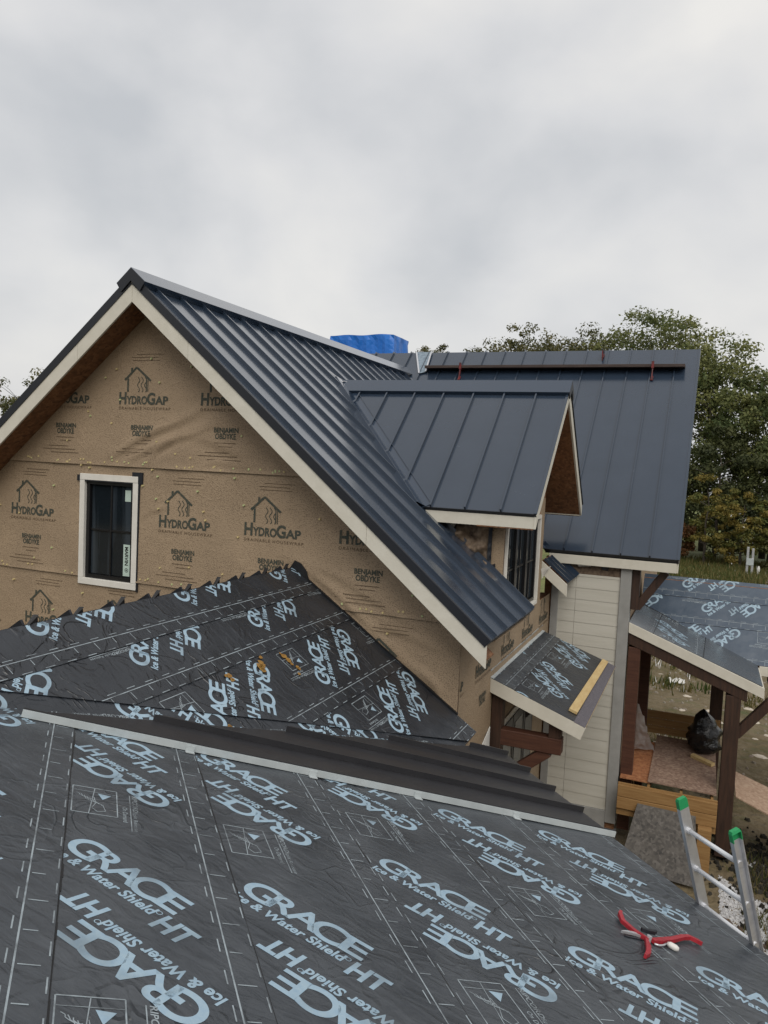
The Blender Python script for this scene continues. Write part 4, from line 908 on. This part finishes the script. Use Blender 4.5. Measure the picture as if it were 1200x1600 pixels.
membrane(PORCH, PF1, 0, .46, -.36, .25, ar1, w=.010, wid=.82, m=M_blue); membrane(PORCH, PF1, .46, 1.02, .14, .62, ar1, w=.006, wid=.88, m=M_blue); membrane(PORCH, PF1, 1.02, l1, .95, .1, ar1, w=.003, wid=.8, m=M_blue)
mb = MB(); q = [(PX0+.002, zP(PX0)), (PX1+.03, zP(PX1+.03)), (PX1+.03, zP(PX1+.03)-.17), (PX0+.002, zP(PX0)-.17)]; mb.prism([(x, PY-.03, z) for x, z in q], [(x, PY, z) for x, z in q]); mb.build('rake_board', M_cream, PORCH, bevel=.003)
mb = MB(); mb.box((PX1+.002, PY+.002, zP(PX1)-.18), (PX1+.03, 14.75, zP(PX1)-.02)); mb.build('eave_board', M_cream, PORCH, bevel=.003)
mb = MB(); mb.box((PX1+.032, 14.74, 2.80), (4.6, 14.77, 2.965)); mb.build('eave_board', M_cream, PORCH, bevel=.003)
mb = MB(); q = [(PX0+.002, zP(PX0)-.171), (.78, zP(.78)-.171), (.78, zP(.78)-.36), (PX0+.002, zP(PX0)-.36)]; mb.prism([(x, PY+.0, z) for x, z in q], [(x, PY+.17, z) for x, z in q]); mb.build('rake_beam', M_timber, PORCH, bevel=.006)
for (x0, x1, y0, y1, z0, z1) in ((XWM+.02, -.865, PY+.01, PY+.19, .2, 3.32), (.475, .70, PY+.005, PY+.25, .1, 2.75), (.30, .52, 15.9, 16.1, .1, 3.2), (-1.0, -.80, 15.3, 15.5, .2, 3.3)):
    mb = MB(); mb.box((x0, y0, z0), (x1, y1, z1)); mb.build('post', M_timber if x0 > -.5 else M_timber_r, PORCH, bevel=.006)
mb = MB(); mb.box((.49, PY+.26, 2.62), (.69, 15.3, 2.80)); mb.build('eave_beam', M_timber, PORCH, bevel=.006)
mb = MB(); mb.beam((.66, PY+.14, 2.10), (1.34, PY+.14, 2.98), .14, .14, (0, 1, 0)); mb.build('knee_brace', M_timber, PORCH, bevel=.006)
mb = MB(); mb.box((1.05, PY+.06, 2.98), (2.6, PY+.24, 3.14)) if False else mb.box((1.16, PY+.04, 2.70), (1.36, 14.9, 2.79)); mb.build('cross_beam', M_timber, PORCH, bevel=.006)

# ---------------------------------------------------------------- deck frame, boards and sheets
DECK = empty('deck_frame', 'treated lumber deck frame between the siding wall and the timber post', 'deck', loc=(0, 0, 0))
for z0 in (.72, .915):
    mb = MB(); mb.box((XWM+.03, 12.93-(.014 if z0 < .8 else 0), z0+.003), (.46, 12.97, z0+.19)); mb.build('rim_board', M_lumber, DECK, bevel=.004)
mb = MB(); mb.box((XWM+.03, 12.972, .6), (.46, 13.01, 1.13)); mb.build('inner_joist', M_lumber, DECK)
for x in (-.6, -.1, .36):
    mb = MB(); mb.box((x, 13.012, .9), (x+.04, 15.6, 1.12)); mb.build('joist', M_lumber, DECK)
for z0 in (1.20, 1.345, 1.49):
    mb = MB(); mb.box((-.98, 15.62+(z0-1.2)*.12, z0+.003), (.50, 15.66+(z0-1.2)*.12, z0+.142)); mb.build('back_board', M_lumber, DECK, bevel=.004)
mb = MB(); mb.box((-1.03, 15.0, .1), (-.94, 15.6, 1.1)); mb.build('deck_leg', M_lumber, DECK)
mb = MB(); mb.box((.20, 12.75, .05), (.40, 12.92, .72)); mb.build('deck_leg', M_lumber, DECK)
def sheet(name, pts, th, m, label, cat, group=None):
    a, b, c, d = [V(p) for p in pts]; n_ = (b-a).cross(d-a).normalized(); n_ = n_ if n_.z > 0 else -n_
    mb = MB(); mb.prism([a, b, c, d], [p+n_*th for p in (a, b, c, d)]); o = mb.build(name, m, None); tag(o, label, cat, group); return o
sheet('strand_board', [(-.60, 13.12, 1.17), (.44, 13.10, 1.165), (.44, 15.55, 1.17), (-.60, 15.58, 1.17)], .018, M_osb_floor, 'greyish strand board laid on the deck frame under the black bag', 'board')
sheet('strand_board', [(-1.04, 13.15, 1.14), (-.57, 13.14, 1.14), (-.57, 15.2, 1.14), (-1.04, 15.2, 1.14)], .018, M_osb_red, 'narrow orange strand board strip beside the siding wall corner', 'board')
sheet('strand_board', [(.73, 14.55, 1.10), (.73, 13.42, 1.08), (3.2, 12.2, .55), (3.2, 13.6, .6)], .018, M_osb_tan, 'long pale strand board ramp right of the timber post', 'board')
sheet('strand_board', [(-.90, 12.30, .06), (.22, 12.20, .05), (.16, 12.92, .84), (-.72, 12.92, .86)], .018, M_osb_dark, 'dirty dark strand board leaning against the deck rim', 'board')
sheet('timber_offcut', [(.02, 14.62, 1.19), (.36, 14.32, 1.19), (.42, 14.42, 1.19), (.06, 14.74, 1.19)], .05, M_fresh, 'short yellow timber offcut lying in front of the black bag', 'timber')

# black rubbish bag
mb = MB(); nu, nv = 22, 16; vs_ = []
for j in range(nv+1):
    t_ = j/nv; prof = [.0, .24, .29, .31, .31, .30, .29, .28, .27, .25, .23, .21, .19, .16, .12, .07, .0][j]
    for i in range(nu):
        a_ = 2*math.pi*i/nu; r_ = prof*(1+.30*noise.noise(V((math.cos(a_)*2.2, math.sin(a_)*2.2, t_*5)))+.12*noise.noise(V((math.cos(a_)*6, math.sin(a_)*6, t_*9))))
        vs_.append((.25+r_*.92*math.cos(a_)-.06*t_, 15.05+r_*.90*math.sin(a_), 1.19+.80*t_+.02*noise.noise(V((i, j, 3))) if j else 1.19))
mb.add(vs_, [(j*nu+i, j*nu+(i+1) % nu, (j+1)*nu+(i+1) % nu, (j+1)*nu+i) for j in range(nv) for i in range(nu)])
o = mb.build('rubbish_bag', M_bag, None, smooth=True); tag(o, 'full black plastic rubbish bag standing on the strand board', 'bag')
# plastic sheeting by the left post
o = rag('plastic_sheet', M_clearpl, [(-.93, 13.6, 2.35), (-.84, 13.62, 2.3), (-.60, 14.6, 1.20), (-.94, 14.5, 1.20)], .06, None, 31, 14); tag(o, 'crumpled pale plastic sheet hanging behind the left porch post', 'plastic sheet')
# white plastic clips beside the post
pr = empty('plastic_shims', 'stack of small white plastic shims beside the timber post foot', 'shims', loc=(.36, 13.2, .6))
for k_ in range(5):
    mb = MB(); mb.box((-.06+.008*(k_ % 2), -.05, .045*k_), (.06+.006*k_*.3, .05, .045*k_+.036)); mb.build('shim', M_white, pr, bevel=.003)
mb = MB(); mb.box((-.01, -.02, .23), (.05, .02, .32)); mb.build('shim', M_white, pr, bevel=.003)

# ================================================================== extension ladder against the eave
up_l = (-FDN*math.cos(R(72))+V((0, 0, 1))*math.sin(R(72))).normalized(); nl = FH.cross(up_l).normalized()
E1, E2 = FF(4.15, F_EAVE+.035, 0), FF(3.69, F_EAVE+.035, 0)
LAD = empty('extension_ladder', 'aluminium ladder with green painted tips leaning on the roof edge', 'ladder', loc=(0, 0, 0))
Lt, Lb = .85, -(E1.z+.0)/up_l.z
for E_, sgn in ((E1, 1), (E2, -1)):
    mb = MB(); a_, b_ = E_+up_l*Lb, E_+up_l*(Lt-.06)
    ins = -FH*sgn    # towards the other rail
    def chan(a_, b_, mb):
        # C channel: web outside, two flanges pointing outwards
        q = [(-.004, -.038), (.004, -.038), (.004, .038), (-.004, .038)]
        mb.prism([a_+ins*x+nl*y for x, y in q], [b_+ins*x+nl*y for x, y in q])
        for y0 in (-.038, .032):
            q = [(-.030, y0), (-.0045, y0), (-.0045, y0+.006), (-.030, y0+.006)]
            mb.prism([a_+ins*x+nl*y for x, y in q], [b_+ins*x+nl*y for x, y in q])
    chan(a_, b_, mb); mb.build('rail', M_alu, LAD)
    mb = MB(); chan(E_+up_l*(Lt-.0595), E_+up_l*Lt, mb)
    q = [(-.030, -.038), (.004, -.038), (.004, .038), (-.030, .038)]; mb.prism([E_+up_l*(Lt+.0005)+ins*x+nl*y for x, y in q], [E_+up_l*(Lt+.018)+ins*x*.8+nl*y*.8 for x, y in q]); mb.build('rail_tip', M_green, LAD)
k_ = Lt-.235
while k_ > Lb+.15:
    mb = MB(); mb.tube([E1+up_l*k_-FH*.003, E2+up_l*k_+FH*.003], .0165, 10); 
    mb.build('rung', M_alu_w, LAD, smooth=True)
    mb = MB(); mb.tube([E1+up_l*k_-FH*.020, E1+up_l*k_+FH*.012], .022, 10); mb.build('rung_collar', M_alu, LAD)
    mb = MB(); mb.tube([E2+up_l*k_+FH*.020, E2+up_l*k_-FH*.012], .022, 10); mb.build('rung_collar', M_alu, LAD)
    k_ -= .305

# ================================================================== snips on the membrane
SN = empty('tin_snips', 'red handled tin snips lying open on the printed membrane', 'snips', loc=(0, 0, 0))
def flat(pts, wds, th, w0, m, name, smooth=True):
    """a flat bar following points in roof coordinates, given widths"""
    mb = MB(); L_, R_ = [], []
    for i, (a_, b_) in enumerate(pts):
        p, q = pts[max(0, i-1)], pts[min(len(pts)-1, i+1)]; d = V((q[0]-p[0], q[1]-p[1])).normalized(); n_ = V((-d.y, d.x))*wds[i]*.42
        L_.append((a_+n_.x, b_+n_.y)); R_.append((a_-n_.x, b_-n_.y))
    for i in range(len(pts)-1):
        w_ = w0[i] if isinstance(w0, list) else w0; w2_ = w0[i+1] if isinstance(w0, list) else w0
        mb.prism([FF(*L_[i], w_), FF(*R_[i], w_), FF(*R_[i+1], w2_), FF(*L_[i+1], w2_)], [FF(*L_[i], w_+th), FF(*R_[i], w_+th), FF(*R_[i+1], w2_+th), FF(*L_[i+1], w2_+th)])
    bm_o = mb.build(name, m, SN); 
    return bm_o
PV = (3.515, 3.215)
_flat = flat
def flat(pts, *a_, **k_): return _flat([(PV[0]+(p[0]-PV[0])*.86, PV[1]+(p[1]-PV[1])*.86) for p in pts], *a_, **k_)
flat([(3.50, 3.20), (3.60, 3.155), (3.70, 3.135), (3.775, 3.165), (3.80, 3.19)], [.02, .036, .034, .030, .018], .022, [.014, .014, .02, .03, .035], M_red, 'handle')
flat([(3.50, 3.235), (3.52, 3.33), (3.555, 3.47), (3.60, 3.60), (3.615, 3.68), (3.585, 3.735), (3.555, 3.745)], [.034, .04, .036, .034, .034, .03, .018], .022, [.014, .014, .016, .02, .02, .016, .016], M_red, 'handle')
flat([(3.50, 3.18), (3.41, 3.12), (3.33, 3.05), (3.285, 2.985)], [.02, .034, .032, .018], .022, .014, M_red, 'handle')
flat([(3.545, 3.215), (3.565, 3.14), (3.575, 3.07), (3.57, 3.02)], [.036, .03, .02, .006], .014, .016, M_alu, 'blade')
flat([(3.52, 3.205), (3.535, 3.13), (3.54, 3.06), (3.545, 3.03)], [.03, .022, .014, .005], .012, .003, M_black, 'blade')
flat([(3.585, 3.20), (3.575, 3.25), (3.57, 3.30), (3.585, 3.335)], [.02, .032, .03, .014], .02, .037, M_black, 'latch')
mb = MB(); c_ = FF(3.515, 3.215, .0); mb.tube([c_+FF.N*.002, c_+FF.N*.045], .016, 10); mb.build('pivot_bolt', M_alu, SN)
mb = MB(); mb.tube([FF(3.500, 3.345, .024), FF(3.488, 3.356, .024), FF(3.462, 3.380, .022), FF(3.450, 3.392, .022)], [.010, .018, .019, .010], 10); mb.build('knob', M_white, SN, smooth=True)
mb = MB(); mb.tube([FF(3.48, 3.23, .02), FF(3.47, 3.26, .02), FF(3.48, 3.30, .02), FF(3.50, 3.34, .022)], .006, 6); mb.build('spring', M_alu, SN, smooth=True)

# ================================================================== on the main roof: plank, brackets, chimney under its tarp
pv = lambda y, w=0: MF(0, vM(y), w)
pk = MB(); pk.box((-6.15, 16.62, 8.385), (-.61, 16.92, 8.445)); o = pk.build('scaffold_plank', mat('grey_plank', (.045, .032, .028), .75, 0, .3, (.075, .055, .048), 8.0, stretch=(.4, 6, 6)), None, bevel=.004); tag(o, 'long dark scaffold plank lying on brackets near the main ridge', 'plank')
for x, y, lab in ((-5.30, 16.62, 'red roof bracket under the plank near the blue tarp end'), (-1.22, 16.62, 'red roof bracket under the plank near its right end'), (-2.28, 17.19, 'small red roof bracket standing on the main ridge')):
    B_ = empty('roof_bracket', lab, 'bracket', 'roof brackets', loc=(0, 0, 0))
    yy = y
    mb = MB(); mb.beam(MF(x, vM(yy)-.06, .06), MF(x, vM(yy)+.06, .06), .05, .012, MF.N); mb.build('strap', M_redb, B_)
    p = MF(x, vM(yy)+.14, .05) if y > 17 else MF(x, vM(yy)+.03, .05)
    if y < 17:
        mb = MB(); mb.box((x-.025, 16.62, 8.36), (x+.025, 16.93, 8.384)); mb.build('arm', M_redb, B_)
        mb = MB(); mb.beam(p, (x, 16.64, 8.37), .05, .02, (1, 0, 0)); mb.build('brace', M_redb, B_)
        mb = MB(); mb.box((x-.025, 16.60, 8.36), (x+.025, 16.618, 8.50)); mb.build('lip', M_redb, B_)
    else:
        mb = MB(); mb.beam(p+V((0, 0, 0)), MF(x, vM(yy)+.02, .22), .06, .02, (1, 0, 0)); mb.build('arm', M_redb, B_)
        mb = MB(); mb.beam(MF(x, vM(yy)-.14, .06), MF(x, vM(yy)+.02, .22), .06, .02, (1, 0, 0)); mb.build('brace', M_black, B_)
# chimney with tarp: slack cloth over a block
CH = empty('chimney', 'chimney block wrapped in a bright blue tarp behind the ridge', 'chimney', loc=(0, 0, 0))
mb = MB(); mb.box((-9.2, 17.95, 7.0), (-7.52, 18.9, 9.30)); mb.build('block', mat('grey_block', (.25, .24, .23), .9), CH)
bm = bmesh.new(); bmesh.ops.create_cube(bm, size=1.0)
bmesh.ops.subdivide_edges(bm, edges=bm.edges[:], cuts=16, use_grid_fill=True)
for v in bm.verts:
    x, y, z = v.co; z_ = z+.5
    p = V((-8.36+x*1.76, 18.42+y*1.06, 8.35+z*2.08))
    sl_ = 1+ .05*(1-z_)
    p.x = -8.36+(p.x+8.36)*sl_; p.y = 18.42+(p.y-18.42)*sl_
    side = 1 if abs(z) < .499 else .5
    p += V((noise.noise(p*2.2), noise.noise(p*2.2+V((9, 0, 0))), noise.noise(p*1.7+V((0, 9, 0)))))*.022*side
    p.z += .010*math.sin(p.x*7)*(1 if z > .49 else 0)
    if abs(z) < .499: p += V((0, 1 if y > 0 else -1, 0))*(.020*math.sin(p.x*11+p.z*2.5)+.012*math.sin(p.x*23-p.z*4))*(abs(y) > .49) + V((1 if x > 0 else -1, 0, 0))*.020*math.sin(p.y*13+p.z*3)*(abs(x) > .49)
    v.co = p
me = bpy.data.meshes.new('tarp'); bm.to_mesh(me); bm.free(); me.materials.append(M_tarp); o = bpy.data.objects.new('tarp', me); link(o, CH)

# ================================================================== vegetation
def leaf_mat(name, cols, trans=.35):
    m = bpy.data.materials.new(name); m.use_nodes = True; t = m.node_tree; b = t.nodes['Principled BSDF']; l = t.links.new
    at = t.nodes.new('ShaderNodeAttribute'); at.attribute_name = 'tint'
    r = t.nodes.new('ShaderNodeValToRGB'); e_ = r.color_ramp.elements
    for i, c in enumerate(cols):
        p_ = i/(len(cols)-1)
        el = e_[0] if i == 0 else (e_[1] if i == len(cols)-1 else e_.new(p_))
        el.position = p_; el.color = (*c, 1)
    l(at.outputs['Fac'], r.inputs[0]); l(r.outputs[0], b.inputs['Base Color']); b.inputs['Roughness'].default_value = .6; b.inputs['Specular IOR Level'].default_value = .25
    tr = t.nodes.new('ShaderNodeBsdfTranslucent'); l(r.outputs[0], tr.inputs[0]); mxs = t.nodes.new('ShaderNodeMixShader'); mxs.inputs[0].default_value = trans
    l(b.outputs[0], mxs.inputs[1]); l(tr.outputs[0], mxs.inputs[2]); l(mxs.outputs[0], t.nodes['Material Output'].inputs[0]); return m
GREEN = [(.07, .10, .038), (.11, .155, .052), (.155, .20, .066), (.20, .235, .08), (.25, .25, .09)]
LM_oak = leaf_mat('olive_leaves', GREEN)
LM_thin = leaf_mat('yellowing_leaves', [(.05, .06, .02), (.085, .09, .03), (.13, .12, .045), (.17, .15, .06)])
LM_gold = leaf_mat('golden_leaves', [(.09, .11, .03), (.15, .16, .04), (.21, .205, .05), (.26, .225, .055), (.27, .19, .045)])
LM_rust = leaf_mat('rusty_leaves', [(.09, .05, .02), (.16, .075, .025), (.22, .09, .03)])
LM_dark = leaf_mat('dark_leaves', [(.035, .046, .02), (.055, .07, .028), (.08, .095, .036), (.11, .118, .045)])
M_bark = mat('grey_bark', (.06, .05, .04), .9, 0, .2, (.10, .085, .07), 8.0, stretch=(3, 3, .6), bump=.02, bscale=6)
def tree(name, x, y, h, rad, lm, label, seed, crown_lo=.25, nclump=70, leaves=95, ls=.26, clump=.85, group='trees along the edge of the field', cat='tree', lean=0, zg=0.0, shape=1.0, gap=.0):
    x, y, h, rad = x*1.16, y*1.16, CAM_H+(h-CAM_H)*1.16, rad*1.14
    rnd = random.Random(seed); root = empty(name, label, cat, group, loc=(x, y, zg))
    tr = MB(); n_ = 9; th = h*.80
    bend = [V((lean*(i/n_)**2*h + rnd.uniform(-1, 1)*.02*h*(i/n_), rnd.uniform(-1, 1)*.02*h*(i/n_), th*i/n_)) for i in range(n_+1)]
    r0 = max(.05, h*.018); tr.tube(bend, [r0*(1-.85*i/n_) for i in range(n_+1)], 7)
    hz = h*(1-crown_lo)/2; ctr = V((lean*h*.6, 0, h-hz)); cl = []
    for k_ in range(nclump):
        d = V((rnd.gauss(0, 1), rnd.gauss(0, 1), rnd.gauss(0, 1))).normalized(); f_ = (.35+.65*rnd.random())**.6
        lump = 1+.28*noise.noise(d*1.7+V((seed, 0, 0)))+.16*noise.noise(d*4+V((0, seed, 0)))
        sq = (abs(d.x)**2.6+abs(d.y)**2.6+abs(d.z)**2.6)**(-1/2.6)      # fuller than an ellipsoid
        q = ctr+V((d.x*rad, d.y*rad, d.z*hz))*f_*lump*sq*.92; q.z = max(q.z, .25)
        cl.append((q, clump*rnd.uniform(.65, 1.25)*max(.5, rad/4.5)))
        if k_ % 3 == 0:
            t_ = max(.12, min(.98, (q.z-.35*math.hypot(q.x, q.y))/th)); i = min(n_-1, int(t_*n_)); p = bend[i].lerp(bend[i+1], t_*n_-i)
            br = r0*.30*(1-.6*t_); tr.tube([p, p.lerp(q, .5)+V((0, 0, .05*(q-p).length)), q], [br, br*.6, br*.2], 5, caps=False)
    tr.build('trunk', M_bark, root, smooth=True)
    vs_, fs, tint = [], [], []
    for c, cr_ in cl:
        base_t = rnd.uniform(.1, .75)
        if rnd.random() < gap: continue
        for _ in range(leaves):
            d = V((rnd.gauss(0, 1), rnd.gauss(0, 1), rnd.gauss(0, 1))); d.normalize(); rr = cr_*rnd.random()**.45
            p = c+V((d.x*rr*1.15, d.y*rr*1.15, d.z*rr*.75))
            if p.z < .05: continue
            nrm = (d+V((rnd.gauss(0, .7), rnd.gauss(0, .7), rnd.gauss(0, .7)+.5))).normalized(); a_ = nrm.orthogonal().normalized(); a_ = Matrix.Rotation(rnd.uniform(0, 6.283), 3, nrm) @ a_; b_ = nrm.cross(a_)
            s_ = ls*rnd.uniform(.6, 1.3); n0 = len(vs_)
            vs_ += [p-a_*s_*.5, p+b_*s_*.30, p+a_*s_*.5+nrm*s_*.1, p-b_*s_*.30]; fs.append((n0, n0+1, n0+2, n0+3)); tint.append(max(0, min(1, base_t+rnd.gauss(0, .13))))
    me = bpy.data.meshes.new('crown'); me.from_pydata([tuple(v) for v in vs_], [], fs); at = me.attributes.new('tint', 'FLOAT', 'FACE'); at.data.foreach_set('value', tint); me.materials.append(lm)
    link(bpy.data.objects.new('crown', me), root); return root
# the great trees at the right, then the lighter ones showing over the ridge
tree('broadleaf_tree', -4.3, 62, 18.6, 5.4, LM_oak, 'tall olive green tree rising highest behind the main ridge', 101, .15, 210, 130, .28)
tree('broadleaf_tree', -0.2, 60, 16.4, 4.8, LM_oak, 'big round green tree just right of the main roof corner', 102, .1, 190, 130, .28)
tree('broadleaf_tree', 3.6, 58, 14.0, 4.2, LM_oak, 'green tree stepping down at the right edge of the picture', 103, .1, 150, 130, .28)
tree('broadleaf_tree', 7.0, 57, 13.4, 4.4, LM_oak, 'green tree mostly cut off by the right edge of the picture', 104, .1, 110, 130, .28)
tree('broadleaf_tree', -9.2, 66, 18.9, 4.6, LM_thin, 'airy yellowing tree left of the tall olive tree', 105, .4, 120, 75, .28, .8, gap=.05)
tree('broadleaf_tree', -13.4, 67, 19.0, 4.8, LM_thin, 'airy yellowing tree showing over the middle of the main ridge', 106, .4, 170, 80, .28, .8, gap=.08)
tree('broadleaf_tree', -17.4, 68, 18.6, 4.2, LM_thin, 'thin yellowing tree showing over the plank end of the ridge', 107, .45, 140, 75, .28, .8, gap=.1)
tree('broadleaf_tree', -24.4, 69, 17.6, 2.6, LM_thin, 'small yellowing treetop just right of the blue tarp', 108, .55, 90, 65, .28, .8)
tree('broadleaf_tree', -54.0, 48, 12.6, 3.4, LM_thin, 'small treetop at the left edge behind the gable', 109, .45, 40, 70, .30)
# darker understorey and shrubs
for i, (x, y, h, r_, lab) in enumerate(((-3.2, 55.5, 8.5, 3.2, 'dark shrub mass behind the right end of the main roof'), (0.6, 55.0, 9.5, 3.0, 'dark tall shrub behind the golden bush'), (3.8, 54.5, 9.0, 3.0, 'dark shrub at the right edge below the stepping tree'), (5.6, 54, 8.0, 2.8, 'dark shrub mostly cut off by the right edge'))):
    tree('shrub', x, y, h, r_, LM_dark, lab, 200+i, .02, 60, 110, .28, .95, 'shrubs below the trees', 'shrub', shape=.35)
for i, (x, y, h, r_, lm, lab) in enumerate(((-1.6, 51.5, 3.6, 1.0, LM_rust, 'rusty orange bush touching the main roof edge'), (0.0, 51.0, 6.6, 1.7, LM_gold, 'golden yellow bush right of the main roof'), (2.0, 50.5, 5.6, 1.7, LM_gold, 'yellow green bush at the right edge below the trees'), (-2.9, 52, 4.6, 1.3, LM_gold, 'golden bush half hidden behind the main roof edge'), (4.2, 50.2, 4.6, 1.6, LM_thin, 'faded green bush at the far right edge'))):
    tree('bush', x, y, h, r_, lm, lab, 300+i, .03, 44, 110, .20, .72, 'autumn bushes before the trees', 'bush', shape=.3)
# one unseen mass of woods, added so the roof ribs reflect something dark
mb = MB(); n_, k_n = 150, 9; vs_ = []
for i in range(n_+1):
    az = R(75+235*i/n_)
    for j in range(k_n+1):
        t_ = j/k_n; r_ = 62+5*math.sin(t_*math.pi)*-1+6*noise.noise(V((i*.25, t_*3, 7)))+2.5*noise.noise(V((i*.9, t_*8, 3)))+3*t_
        hh = (11+4*noise.noise(V((i*.3, 0, 1)))+2.2*noise.noise(V((i*1.1, 4, 1))))*t_
        vs_.append((math.sin(az)*r_, math.cos(az)*r_, hh-.3))
mb.add(vs_, [(i*(k_n+1)+j, (i+1)*(k_n+1)+j, (i+1)*(k_n+1)+j+1, i*(k_n+1)+j+1) for i in range(n_) for j in range(k_n)])
o = mb.build('wood', mat('unseen_wood_foliage', (.035, .046, .02), .9, 0, .2, (.085, .10, .038), 1.2, bump=.6, bscale=1.5), None); tag(o, 'unseen belt of woods added as a dark reflection for the roof ribs', 'wood', kind='stuff')
# grass along the field edge and weeds on the site, as one mass
random.seed(21); vs_, fs, tint = [], [], []
def blade(x, y, h, w, t_):
    a_ = random.uniform(0, 6.283); dx, dy = math.cos(a_)*w/2, math.sin(a_)*w/2; lx, ly = random.gauss(0, .3)*h, random.gauss(0, .3)*h; n0 = len(vs_)
    vs_.extend([(x-dx, y-dy, -.02), (x+dx, y+dy, -.02), (x+lx, y+ly, h)]); fs.append((n0, n0+1, n0+2)); tint.append(t_)
for _ in range(22000):
    y = random.uniform(40, 62); x = random.uniform(-6, 8)*(y/50); blade(x, y, random.uniform(.15, .5)*(1+.8*max(0, noise.noise(V((x*.4, y*.4, 0))))), .09, random.random())
for _ in range(340):
    y = random.uniform(16.5, 42); x = random.uniform(-2.2, 4.2)*(y/26)
    if noise.noise(V((x*.35, y*.35, 4))) < -.05: continue
    s_ = random.uniform(.12, .5); tt = random.random()
    for k_ in range(random.randint(14, 46)): blade(x+random.gauss(0, s_*.5), y+random.gauss(0, s_*.5), random.uniform(.08, .42)*(.5+s_), .035+.03*random.random(), max(0, min(1, tt+random.gauss(0, .2))))
for _ in range(160):
    y = random.uniform(9.5, 14); x = random.uniform(.85, 2.6); s_ = random.uniform(.08, .25)
    if noise.noise(V((x*1.2, y*1.2, 8))) < .0: continue
    for k_ in range(18): blade(x+random.gauss(0, s_*.5), y+random.gauss(0, s_*.5), random.uniform(.05, .2), .02, random.random())
me = bpy.data.meshes.new('weeds'); me.from_pydata(vs_, [], fs); at = me.attributes.new('tint', 'FLOAT', 'FACE'); at.data.foreach_set('value', tint)
me.materials.append(leaf_mat('grass_blades', [(.035, .065, .012), (.07, .10, .02), (.12, .12, .035), (.19, .15, .06)])); o = bpy.data.objects.new('grass', me); link(o); tag(o, 'weeds and rough grass over the site and the field edge', 'grass', kind='stuff')
# stones, splinters and pale debris on the mud
def scatter(name, n_, area, size, m, label, cat, seed, flat_=.5, zoff=0.0):
    rnd = random.Random(seed); mb = MB()
    for _ in range(n_):
        x, y = area(rnd); s_ = size*rnd.uniform(.4, 1.5); a_ = rnd.uniform(0, 3.14); ca, sa = math.cos(a_), math.sin(a_)
        pts = [(1, 0), (.4, .7), (-.6, .6), (-1, -.1), (-.3, -.7), (.7, -.5)]
        j = [(p[0]*rnd.uniform(.7, 1.2)*s_, p[1]*rnd.uniform(.7, 1.2)*s_*.8) for p in pts]
        lo = [(x+p[0]*ca-p[1]*sa, y+p[0]*sa+p[1]*ca, zoff-.01) for p in j]; hi = [(x+(p[0]*ca-p[1]*sa)*.6, y+(p[0]*sa+p[1]*ca)*.6, zoff+s_*flat_*rnd.uniform(.6, 1.3)) for p in j]
        mb.prism(lo, hi)
    o = mb.build(name, m, None); tag(o, label, cat, kind='stuff'); return o
M_gravel = mat('white_gravel', (.55, .55, .55), .85, 0, .3, (.38, .38, .39), 18.0, detail=2)
def in_gravel(r_):
    while True:
        x, y = r_.uniform(.55, 2.3), r_.uniform(9.6, 13.6)
        if noise.noise(V((x*.9, y*.9, 2)))+.35 > abs(y-11.6)*.22: return x, y
scatter('gravel', 16000, in_gravel, .020, M_gravel, 'white crushed gravel on the ground below the ladder', 'gravel', 41)
scatter('rubble', 900, lambda r_: (r_.uniform(-2.6, 4.6)*(lambda y_: 1)(0), r_.uniform(16.5, 40)), .07, mat('pale_rubble', (.24, .22, .18), .9, 0, .3, (.20, .16, .13), 3.0), 'stones and clods scattered over the muddy site', 'rubble', 42, .4)
scatter('wood_scraps', 60, lambda r_: (r_.uniform(-2.0, 3.5), r_.uniform(17, 33)), .13, mat('pale_scrap', (.48, .43, .36), .8), 'pale wood and paper scraps lying on the mud', 'scraps', 43, .12)
scatter('dark_mulch', 1400, lambda r_: (r_.gauss(1.6, .55), r_.gauss(13.3, .55)), .05, mat('dark_mulch', (.018, .017, .014), .9, 0, .2, (.05, .045, .035), 9.0), 'dark heap of brush and mulch right of the post', 'mulch', 44, .8)
scatter('brown_stones', 12, lambda r_: (r_.uniform(.55, 1.2), r_.uniform(10.6, 12.0)), .13, mat('brown_stone', (.13, .085, .055), .9, 0, .3, (.08, .06, .045), 6.0), 'brown stones lying on the white gravel', 'stones', 45, .6)
o = rag('plastic_scrap', M_white, [(-.75, 24.2, .08), (-.25, 24.3, .08), (-.3, 24.6, .10), (-.7, 24.55, .1)], .08, None, 51, 10); tag(o, 'white plastic scrap lying on the mud behind the porch', 'plastic scrap')
# meter pedestal at the field edge
PD = empty('utility_post', 'grey twin utility post standing in the grass at the field edge', 'post', loc=(2.75, 55.0, 0))
for dx in (-.14, .16):
    mb = MB(); mb.box((dx-.07, -.06, 0), (dx+.07, .06, 1.75+(.08 if dx < 0 else 0))); mb.build('upright', M_alu, PD, bevel=.01)
mb = MB(); mb.box((-.20, -.10, .65), (.22, -.061, 1.1)); mb.build('meter_box', M_trim_grey, PD, bevel=.01)
mb = MB(); mb.tube([(.55, .1, 0), (.55, .1, .45), (.55, .1, .62)], [.09, .09, .05], 8); mb.build('marker_cap', M_white, PD)
